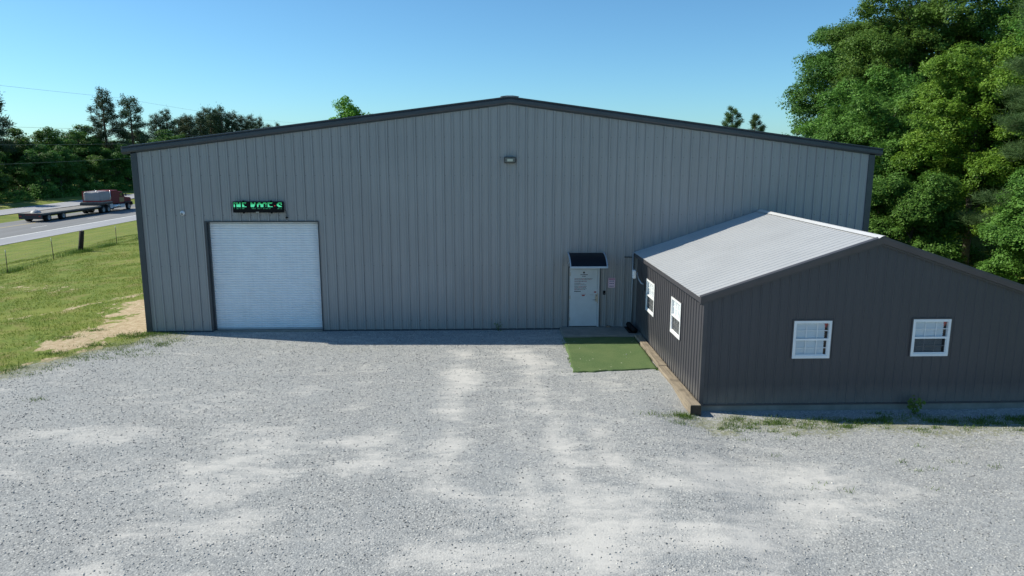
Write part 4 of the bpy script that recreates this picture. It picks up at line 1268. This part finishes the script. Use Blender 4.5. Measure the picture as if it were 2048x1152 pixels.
def crown_mesh(name, lobes, n_clump, per, clump_r, size, seed, flat=.55, fill=.25, shell=(.72, 1.03)):
    """lobes: list of (cx,cy,cz, rx,ry,rz); clumps of leaves spread over the lobes' shells"""
    r = np.random.default_rng(seed)
    vol = np.array([l[3]*l[4]+l[4]*l[5] for l in lobes]); pr = vol/vol.sum()
    which = r.choice(len(lobes), n_clump, p=pr)
    Lb = np.array(lobes)
    d = r.normal(0, 1, (n_clump, 3)); d /= np.linalg.norm(d, axis=1, keepdims=True)
    d[:, 2] = np.where(d[:, 2] < -.45, -d[:, 2]*.6, d[:, 2])
    rad = r.uniform(shell[0], shell[1], n_clump)
    inside = r.uniform(0, 1, n_clump) < fill
    rad = np.where(inside, r.uniform(.2, shell[0], n_clump), rad)
    C = Lb[which, :3] + d*Lb[which, 3:]*rad[:, None]
    cr = clump_r*r.uniform(.6, 1.3, n_clump)
    cnt = per
    idx = np.repeat(np.arange(n_clump), cnt)
    q = r.normal(0, 1, (len(idx), 3)); q /= np.linalg.norm(q, axis=1, keepdims=True)
    q *= r.uniform(.35, 1, (len(idx), 1))**.6
    dn = d[idx]
    P = C[idx] + q*cr[idx][:, None]*np.array([1, 1, flat])
    P[:, 2] -= .15*cr[idx]*(q[:, 0]**2+q[:, 1]**2)       # drooping rims
    Nn = np.array([0, 0, .8]) + dn*.7 + q*.3
    V = leaves(P, Nn, size, r)
    cv = np.clip(r.normal(.5, .22, n_clump)[idx] + r.normal(0, .16, len(idx)), 0, 1)
    return np_mesh(name, V, 4, np.arange(len(V)), attrs={'var': np.repeat(cv, 4)}), C

def refine(lobes, per, f, seed):
    r = np.random.default_rng(seed+9000); out = []
    for (cx, cy, cz, rx, ry, rz) in lobes:
        out.append((cx, cy, cz, rx*.72, ry*.72, rz*.72))
        for i in range(per):
            d = r.normal(0, 1, 3); d /= np.linalg.norm(d)
            if d[2] < -.35: d[2] = -d[2]
            k_ = f*r.uniform(.75, 1.25)*(rx+rz)/2
            q = .68*r.uniform(.85, 1.15)
            out.append((cx+d[0]*rx*q, cy+d[1]*ry*q, cz+d[2]*rz*q, k_, k_, k_*r.uniform(.65, .9)))
    return out

def trunk_mesh(name, H, r0, targets, seed, lean=(0, 0), base=.25):
    rr_ = random.Random(seed)
    m = MB()
    top = Vector((lean[0], lean[1], H))
    pts = [Vector((0, 0, -.3))]
    for i in range(1, 9):
        t = i/8
        pts.append(Vector((lean[0]*t + rr_.uniform(-.12, .12), lean[1]*t + rr_.uniform(-.12, .12), H*t)))
    rad = [r0*(1.25 if i == 0 else (1-.85*i/8)) for i in range(9)]
    m.tube(pts, rad, 9)
    for tg in targets:
        tg = Vector(tg)
        hz = max(base*H, min(H*.9, tg.z - math.hypot(tg.x, tg.y)*.55))
        t = hz/H; st = Vector((lean[0]*t, lean[1]*t, hz))
        mid = st.lerp(tg, .5) + Vector((rr_.uniform(-.3, .3), rr_.uniform(-.3, .3), rr_.uniform(0, .5)))
        rb_ = r0*(1-.85*t)*.55
        m.tube([st, st.lerp(mid, .5)+Vector((0,0,.05)), mid, tg], [rb_, rb_*.75, rb_*.5, rb_*.15], 6)
    me = bpy.data.meshes.new(name); me.from_pydata(m.v, [], m.f); me.polygons.foreach_set('use_smooth', m.sm); me.update()
    return me

def make_tree(name, loc, crown, trunk, lmat, bmat, label, group=None, cat='tree', rz=0.0, sc3=(1,1,1)):
    e = empty(name, loc, label, cat, group)
    e.rotation_euler = (0, 0, rz); e.scale = sc3
    if len(crown.materials) == 0: crown.materials.append(lmat)
    if len(trunk.materials) == 0: trunk.materials.append(bmat)
    for nm, me in (('crown', crown), ('trunk', trunk)):
        o = bpy.data.objects.new(nm, me); col.objects.link(o); o.parent = e
    return e

def lobed(R, H0, H1, n, seed, spread=.62, rmin=.32, rmax=.5, top=1.0):
    """set of lobes filling a tall rounded crown of radius R between heights H0..H1"""
    r = random.Random(seed); out = []
    Hc = (H0+H1)/2; hh = (H1-H0)/2
    out.append((0, 0, Hc, R*.62, R*.62, hh*.8))
    for i in range(n):
        t = (i+.5)/n; a = i*2.399 + r.uniform(-.3, .3); zc = H0 + (H1-H0)*(.1+.8*t)
        prof = math.sqrt(max(0.05, 1-((zc-(Hc-hh*.15))/(hh*1.08))**2))
        rad = R*spread*prof*r.uniform(.75, 1.1)
        s = R*r.uniform(rmin, rmax)*(.65+.35*prof)
        out.append((math.cos(a)*rad, math.sin(a)*rad, zc, s, s, s*r.uniform(.7, .95)))
    return out

def pine_crown(name, H, R, n_br, seed, h0=.45, droop=.1, clump=.55, needles=60, nl=.16, nw=.018, spiky=False, vj=.2):
    r = np.random.default_rng(seed)
    C = []; B = []
    for i in range(n_br):
        t = h0 + (1-h0)*((i+r.uniform(0,1))/n_br)
        a = i*2.4 + r.uniform(-.4, .4)
        L = R*(1.0-.72*((t-h0)/(1-h0))**1.6)*r.uniform(.55, 1.1)
        st = np.array([0, 0, H*t]); en = np.array([math.cos(a)*L, math.sin(a)*L, H*t + L*(.28 if not spiky else .6) - droop*L*r.uniform(0, 1)])
        B.append((st, en))
        for k_ in range(max(3, int(L/clump*2.2))):
            f = r.uniform(.45, 1.05)
            side = np.cross(en-st, [0, 0, 1]); side /= np.linalg.norm(side)+1e-9
            c = st + (en-st)*f + side*r.normal(0, L*.16) + np.array([0, 0, r.normal(0.08, .16)*clump*1.5])
            C.append(c)
    for k_ in range(5): C.append(np.array([r.normal(0,.1*R), r.normal(0,.1*R), H*(1-.035*k_)]))
    C = np.array(C); n = len(C)
    idx = np.repeat(np.arange(n), needles)
    q = r.normal(0, 1, (len(idx), 3)); q /= np.linalg.norm(q, axis=1, keepdims=True)
    q[:, 2] = np.abs(q[:, 2])*.9 - .15
    off = r.normal(0, 1, (len(idx), 3))*clump*np.array([.42, .42, vj])
    P = C[idx] + off
    d = q + off/clump*.5; d /= np.linalg.norm(d, axis=1, keepdims=True)
    s = np.cross(d, r.normal(0, 1, (len(idx), 3))); s /= np.linalg.norm(s, axis=1, keepdims=True)
    ln = nl*r.uniform(.6, 1.3, (len(idx), 1))
    V = np.stack([P - s*nw, P + s*nw, P + d*ln + s*nw*.3, P + d*ln - s*nw*.3], 1).reshape(-1, 3)
    cv = np.clip(r.normal(.5, .2, n)[idx] + r.normal(0, .15, len(idx)), 0, 1)
    me = np_mesh(name, V, 4, np.arange(len(V)), attrs={'var': np.repeat(cv, 4)})
    m = MB()
    m.tube([(0,0,-.3), (.05,.05,H*.3), (-.05,.05,H*.65), (0,0,H*.99)], [H*.016+.05, H*.013+.03, H*.009+.02, .02], 8)
    for st, en in B:
        m.tube([st, (st+en)/2 + np.array([0,0,-.05]), en], [.05*R/3, .03*R/3, .01], 5)
    tm = bpy.data.meshes.new(name+'_trunk'); tm.from_pydata(m.v, [], m.f); tm.polygons.foreach_set('use_smooth', m.sm); tm.update()
    return me, tm

def cam_pt(px_, d):
    """world x,y for a photo column (2048 wide) at distance d along the view (ground plan only)"""
    lat = (px_-1024)/FPX*d*0.972
    return (CAM.x + lat*math.cos(YAW) + d*math.sin(YAW), CAM.y - lat*math.sin(YAW) + d*math.cos(YAW))

def zmesh(mesh_fn): return mesh_fn

# --- right-hand wood: individual broadleaf trees
def broad(name, loc, R, H0, H1, nl, seed, nc, per, cr, size, mat, label, flat=.5, rz=0, group=None):
    lb = lobed(R, H0, H1, nl, seed)
    cm, C = crown_mesh('crown', refine(lb, 7, .46, seed), int(nc*1.55), per, cr*.70, size*.86, seed, max(flat, .7), fill=.12, shell=(.8, 1.02))
    tg = [ (l[0]*.8, l[1]*.8, l[2]) for l in lb[1:]]
    tm = trunk_mesh('trunk', H1*.82, .05+H1*.014, tg, seed)
    z = gzt(loc[0], loc[1])
    return make_tree(name, (loc[0], loc[1], z), cm, tm, mat, M_BARK, label, group, rz=rz)
G_R = 'broadleaf trees beside the buildings'
broad('broadleaf_tree', (41.4, 36.0), 6.1, 2.0, 16.6, 18, 101, 1500, 60, .85, .22, L_DARK, 'tall dark green tree farthest left in the wood, clear against the sky above the roof', group=G_R)
broad('broadleaf_tree', (41.2, 27.5), 6.2, 1.0, 19.6, 20, 102, 2100, 60, .72, .19, L_MID, 'tallest mid green tree behind the right end of the grey building', group=G_R)
broad('broadleaf_tree', (48.0, 24.0), 6.4, 1.0, 20.5, 20, 103, 1700, 60, .80, .20, L_MID, 'tall leafy tree whose top leaves the picture right of the tallest tree', group=G_R)
broad('broadleaf_tree', (36.4, 12.4), 4.1, 0.2, 12.0, 20, 104, 1500, 75, .52, .14, L_LIME, 'bright lime green tree in front of the darker wood at right', flat=.38, group=G_R)
broad('broadleaf_tree', (34.6, 17.6), 3.9, 0.1, 10.0, 14, 105, 1300, 70, .52, .15, L_MID, 'mid green tree rising just right of the grey building corner', flat=.45, group=G_R)
broad('broadleaf_tree', (54.5, 31.0), 6.8, 2.0, 23.0, 18, 106, 1300, 50, .95, .23, L_LIME, 'yellow green tree high in the top right corner behind the others', group=G_R)
broad('broadleaf_tree', (42.8, 13.5), 5.4, 0.5, 14.5, 16, 107, 1500, 60, .72, .18, L_MID, 'green tree behind the pine boughs at the right edge', group=G_R)
broad('broadleaf_tree', (33.4, 3.2), 2.8, 0.1, 5.4, 12, 108, 900, 75, .42, .12, L_MID, 'low bushy tree above the annexe gable at the right edge', flat=.4, group=G_R)
broad('broadleaf_tree', (31.4, 9.0), 2.8, 0.0, 5.0, 11, 109, 900, 75, .42, .12, L_MID, 'low bright bush between the annexe ridge and the lime green tree', flat=.4, group=G_R)
broad('broadleaf_tree', (50.0, 41.0), 6.4, 1.0, 19.0, 16, 110, 1100, 50, .95, .24, L_DARK, 'dark tree filling the wood behind the tallest tree', group=G_R)
broad('broadleaf_tree', (38.8, 6.6), 3.8, 0.1, 8.8, 12, 111, 1000, 65, .6, .15, L_MID, 'rounded green tree behind the low bush at the right edge', group=G_R)
broad('broadleaf_tree', (36.4, 24.2), 4.4, 0.2, 11.5, 14, 112, 1000, 60, .65, .18, L_MID, 'mid green tree close behind the right roof corner', group=G_R)
# pines at the right edge
pm, pt = pine_crown('crown', 15.0, 3.9, 26, 201, h0=.14, droop=.35, clump=.55, needles=420, nl=.26, nw=.008)
make_tree('pine_tree', (35.3, 5.6, 0), pm, pt, L_PINE, M_PBARK, 'soft needled pine reaching in from the right edge in front of the wood')
# orange dead tuft on the pine
r_ = np.random.default_rng(77)
# --- tree tops seen over the roof
broad('broadleaf_tree', (-1.6, 48.0), 2.5, 4.0, 11.4, 8, 120, 210, 36, .55, .24, L_LIME, 'sparse light green tree top showing over the left roof slope', group='tree tops over the roof')
broad('broadleaf_tree', (1.2, 50.0), 3.6, 2.0, 9.9, 8, 121, 230, 40, .6, .24, L_LIME, 'low leafy crown just breaking the left roof line', group='tree tops over the roof')
for (px0, d, H, sd_, lab) in ((1466, 96, 11.2, 210, 'young pine tip over the right roof slope, left one of the pair'), (1512, 98, 10.4, 211, 'young pine tip over the right roof slope, right one of the pair')):
    pm, pt = pine_crown('crown', H, 1.9, 26, sd_, h0=.35, droop=0, clump=.24, needles=60, nl=.26, nw=.02, spiky=True, vj=.5)
    x, y = cam_pt(px0, d)
    make_tree('pine_tree', (x, y, gzt(x, y)), pm, pt, L_PINE, M_PBARK, lab, 'young pines behind the building')

# --- wood beyond the highway: four meshes shared by many individual trees
wood_meshes = []
for s, (R, H0, H1) in enumerate(((4.6, .2, 12.5), (4.2, .2, 10.5), (5.2, .2, 13.5))):
    lb = refine(lobed(R, H0, H1, 13, 300+s), 4, .5, 300+s)
    cm, C = crown_mesh('crown', lb, 620, 34, .85, .34, 300+s, .6, fill=.3)
    tm = trunk_mesh('trunk', H1*.8, .2, [(l[0]*.8, l[1]*.8, l[2]) for l in lb[1:]], 300+s)
    wood_meshes.append((cm, tm))
pine_meshes = []
for s, (H, R, h0) in enumerate(((17.5, 3.4, .42), (16.0, 3.8, .40))):
    pine_meshes.append(pine_crown('crown', H, R, 36, 320+s, h0=h0, droop=.45, clump=.60, needles=36, nl=.36, nw=.05, vj=.42))
far_labels = {}
G_F = 'trees of the wood beyond the highway'
rf = random.Random(5)
def far_tree(x, y, s, kind=None, label=None, sx=None):
    if kind is None: kind = rf.randrange(3)
    cm, tm = wood_meshes[kind]
    return make_tree('broadleaf_tree', (x, y, gzt(x, y)), cm, tm, L_DARK if kind != 1 else L_MID, M_BARK,
        label or 'dark green broadleaf tree in the dense wood beyond the highway', G_F, rz=rf.uniform(0, 6.28), sc3=(sx or s*rf.uniform(.95, 1.2), s*rf.uniform(.95, 1.2), s))
def far_pine(x, y, s, kind, label='dark pine on the wooded skyline beyond the highway'):
    cm, tm = pine_meshes[kind]
    return make_tree('pine_tree', (x, y, gzt(x, y)), cm, tm, L_PINEF, M_PBARK, label, G_F, rz=rf.uniform(0, 6.28), sc3=(s, s, s))
for i, y in enumerate(np.arange(66, 250, 6.2)):
    x = -76.5 + xroad(y) + rf.uniform(-1.5, 1.5)
    far_tree(x, y, rf.uniform(.62, .84), kind=rf.choice([0, 1, 1, 2]))
for i, y in enumerate(np.arange(70, 300, 8.0)):
    x = -84 + xroad(y) + rf.uniform(-2, 2)
    far_tree(x, y, rf.uniform(.86, 1.02))
for px0, d, s in ((-10, 146, .92), (60, 152, .98), (100, 158, 1.05), (150, 168, 1.12), (335, 208, 1.12)):
    x, y = cam_pt(px0, d); far_tree(x, y, s)
x, y = cam_pt(205, 172); far_pine(x, y, 1.24, 0, 'left one of the two tall pines standing above the wood')
x, y = cam_pt(259, 176); far_pine(x, y, 1.27, 1, 'right one of the two tall pines standing above the wood')
x, y = cam_pt(-28, 139); far_pine(x, y, 1.22, 1, 'pine at the far left edge with level boughs against the sky')
for px0, d, s in ((308, 214, 1.02), (330, 216, 1.10), (352, 222, 1.06), (374, 220, 1.12), (396, 228, 1.10), (418, 232, 1.18), (440, 234, 1.22), (460, 236, 1.24), (480, 238, 1.18), (498, 246, 1.12), (516, 252, 1.10), (534, 258, 1.06), (552, 268, 1.02), (408, 250, 1.22), (364, 246, 1.14), (428, 246, 1.2)):
    x, y = cam_pt(px0, d); far_pine(x, y, s, rf.randrange(2))
for px0, d in ((280, 194), (325, 206), (370, 220), (420, 238), (470, 258), (530, 290), (590, 330)):
    x, y = cam_pt(px0, d); far_tree(x, y, 1.08)
# unbroken wood behind as one mass, low so that single trees make the skyline
lbm = []
for y in np.arange(60, 460, 7.0):
    lbm.append((-92+0.04*(y-49)+rf.uniform(-4, 4), y, .5, 6, 6, rf.uniform(7, 9)))
for px0 in range(-100, 700, 60):
    x, y = cam_pt(px0, 260); lbm.append((x, y, 1.0, 9, 7, 8))
for px0 in range(700, 2400, 45):
    x, y = cam_pt(px0, 170); lbm.append((x, y, 0.0, 7, 7, 5.0))
for i in range(40):
    lbm.append((rf.uniform(52, 75), rf.uniform(2, 60), 4, 4.5, 4.5, rf.uniform(7, 10)))
cm, C = crown_mesh('distant_wood', lbm, 8500, 26, 1.5, .7, 400, .6, fill=.1)
dw = link('distant_wood', cm, L_DARK)
tag(dw, 'unbroken dark mass of far woodland behind the single trees', 'wood', kind='stuff')
# shrub layer at the foot of the wood
lbm = []
for y in np.arange(60, 260, 2.2):
    lbm.append((-72.5+0.04*(y-49)+rf.uniform(-.8, .8), y, -3.1, 1.6, 1.6, rf.uniform(2.2, 4.4)))
cm, C = crown_mesh('undergrowth', lbm, 2600, 34, .8, .3, 401, .6, fill=.2)
tag(link('undergrowth', cm, L_MID), 'low undergrowth along the foot of the wood beyond the highway', 'undergrowth', kind='stuff')
lbm = []
for i in range(60):
    x = 27.5 + rf.uniform(0, 22); y = rf.uniform(-3, 34)
    if x < 30 and y < 2: continue
    lbm.append((x+1.5, y, 0, 1.3, 1.3, rf.uniform(.8, 1.9)))
cm, C = crown_mesh('undergrowth', lbm, 1300, 60, .45, .13, 402, .5, fill=.2)
tag(link('undergrowth', cm, L_MID), 'tangled green undergrowth beneath the trees right of the buildings', 'undergrowth', kind='stuff')

# ------------------------------------------------------------------ grass and weeds
def lookup(F, x, y):
    fx = np.clip(np.searchsorted(xs, x)-1, 0, nx-1); fy = np.clip(np.searchsorted(ys, y)-1, 0, ny-1)
    return F[fy, fx]
r = np.random.default_rng(90)
# lawn
n = 230000
gx_ = -20 + 20.5*r.uniform(0, 1, n); gy_ = -9 + 50*r.uniform(0, 1, n)**1.25
keep = (lookup(gravel, gx_, gy_) < r.uniform(.1, .7, n)) & (lookup(sand, gx_, gy_) < r.uniform(.1, .6, n)) & ~((gx_ > -.1) & (gy_ > -.1)) & (snoise(gx_, gy_, 91, 4, 1.0) > r.uniform(.25, .6, n))
gx_, gy_ = gx_[keep], gy_[keep]
me = blades(0, gx_, gy_, terrain(gx_, gy_), .03, .085, .011, .8, 92, 'grass')
tag(link('grass', me, L_GRASS), 'short mown grass on the bank left of the grey building', 'grass', kind='stuff')

def tuft_points(lst, r):
    X_, Y_ = [], []
    for (x, y, rx, ry, n) in lst:
        a = r.normal(0, 1, (n, 2)); X_.append(x+a[:, 0]*rx*.5); Y_.append(y+a[:, 1]*ry*.5)
    return np.concatenate(X_), np.concatenate(Y_)
# taller grass under the fence
fy_ = r.uniform(5, 54, 7000); fx_ = -15.95 + r.normal(0, .22, 7000)
kp = snoise(fy_, fy_*0, 93, 3, .8) > r.uniform(.3, .75, 7000)
fx_, fy_ = fx_[kp], fy_[kp]
a, b = tuft_points([(-15.9, 25.6, .7, .8, 900), (-15.9, 29.3, .5, 1.2, 600), (-15.9, 18.5, .5, .8, 300)], r)
fx_ = np.concatenate([fx_, a]); fy_ = np.concatenate([fy_, b])
me = blades(0, fx_, fy_, terrain(fx_, fy_), .06, .30, .012, .6, 94, 'fence_grass')
tag(link('fence_grass', me, L_WEED), 'taller unmown grass growing along the foot of the wire fence', 'grass', kind='stuff')
# weeds round the buildings
lst = [(-.15, -.45, .8, .45, 1100), (.45, -.25, .6, .3, 500), (-.9, -1.7, .5, .3, 350), (-1.6, -2.6, .6, .3, 350), (-2.4, -.6, .5, .25, 260), (-1.9, .3, .35, .2, 160), (-2.6, -4.5, .7, .4, 380), (-.8, -3.0, .5, .3, 200), (1.4, -1.2, .5, .3, 100), (-3.3, -5.9, .7, .4, 300), (.3, -6.9, .3, .15, 60),
       (16.03, -8.2, .30, .22, 520), (15.3, -8.3, .5, .25, 120), (15.8, -8.75, .25, .14, 90)]
for i in range(105):
    lst.append((r.uniform(16.8, 26), -8.5 + r.normal(0, .17), r.uniform(.12, .4), .14, int(r.uniform(20, 110))))
for i in range(34):
    lst.append((r.uniform(16.6, 26), -8.95 + r.normal(0, .15), r.uniform(.1, .28), .09, int(r.uniform(10, 60))))
for i in range(22):
    lst.append((r.uniform(17, 26), r.uniform(-12, -9.2), .2, .1, int(r.uniform(8, 30))))
for i in range(40):
    lst.append((r.uniform(-7, 2), 0, .2, .12, 0))
for i in range(150):
    x = r.uniform(-8, 1.4); y = float(np.interp(x, [-9, -6, -4, -2.4, -1.2, 1], [-11, -8.5, -6.6, -4.9, -3.2, -1.6])) + r.normal(-.1, .75)
    if -3.2 < x < -.7 and y > -4 and r.uniform() < .7: continue
    lst.append((x, y, .3, .18, int(r.uniform(6, 70))))
lst += [(16.20, -4.85, .10, .1, 70), (13.85, -2.2, .06, .5, 60), (13.8, -3.9, .05, .6, 50), (13.9, -4.95, .5, .05, 40)]
lst = [l for l in lst if l[4] > 0]
a, b = tuft_points(lst, r)
kp = ~((a > -.04) & (b > -.06) & (a < 30)) & ~((a > 16.5) & (b > -7.74)) & ~((a > 16.2) & (a < 16.5) & (b > -8.03))
a, b = a[kp], b[kp]
me = blades(0, a, b, terrain(a, b), .02, .095, .008, .9, 95, 'weeds')
tag(link('weeds', me, L_WEED), 'scattered low weeds in the gravel at the foot of the walls', 'weeds', kind='stuff')

def leafy_plant(name, x, y, h, n, label, seed, size=.09, z=None, group=None):
    r = np.random.default_rng(seed); z0 = gzt(x, y) if z is None else z
    e = empty(name, (x, y, z0), label, 'plant', group)
    m = TB(); ends = []
    for i in range(4):
        a = i*1.7; en = (math.cos(a)*h*.35, math.sin(a)*h*.35, h*(.7+.1*i)); ends.append(en)
        m.tube([(0,0,-.02), (en[0]*.4, en[1]*.4, en[2]*.6), en], [.008, .006, .003], 5)
    m.build('stem', simple('stem_green', (.10,.15,.05,1), .7), e)
    E_ = np.array(ends); idx = r.integers(0, 4, n); f = r.uniform(.35, 1, n)[:, None]
    P = E_[idx]*f + r.normal(0, h*.12, (n, 3)); P[:, 2] = np.abs(P[:, 2])
    V = leaves(P, np.tile([0, -.5, .8], (n, 1)), size, r, .8)
    me = np_mesh('foliage', V, 4, np.arange(len(V)), attrs={'var': np.repeat(r.uniform(.2, 1, n), 4)})
    o = link('foliage', me, L_WEED); o.parent = e
    return e
leafy_plant('weed_plant', 21.75, -8.02, .42, 60, 'leafy weed standing against the annexe front below the right window', 501, .10)
leafy_plant('weed_plant', 11.80, -.16, .34, 26, 'thin weed growing up the grey wall left of the step', 502, .05)
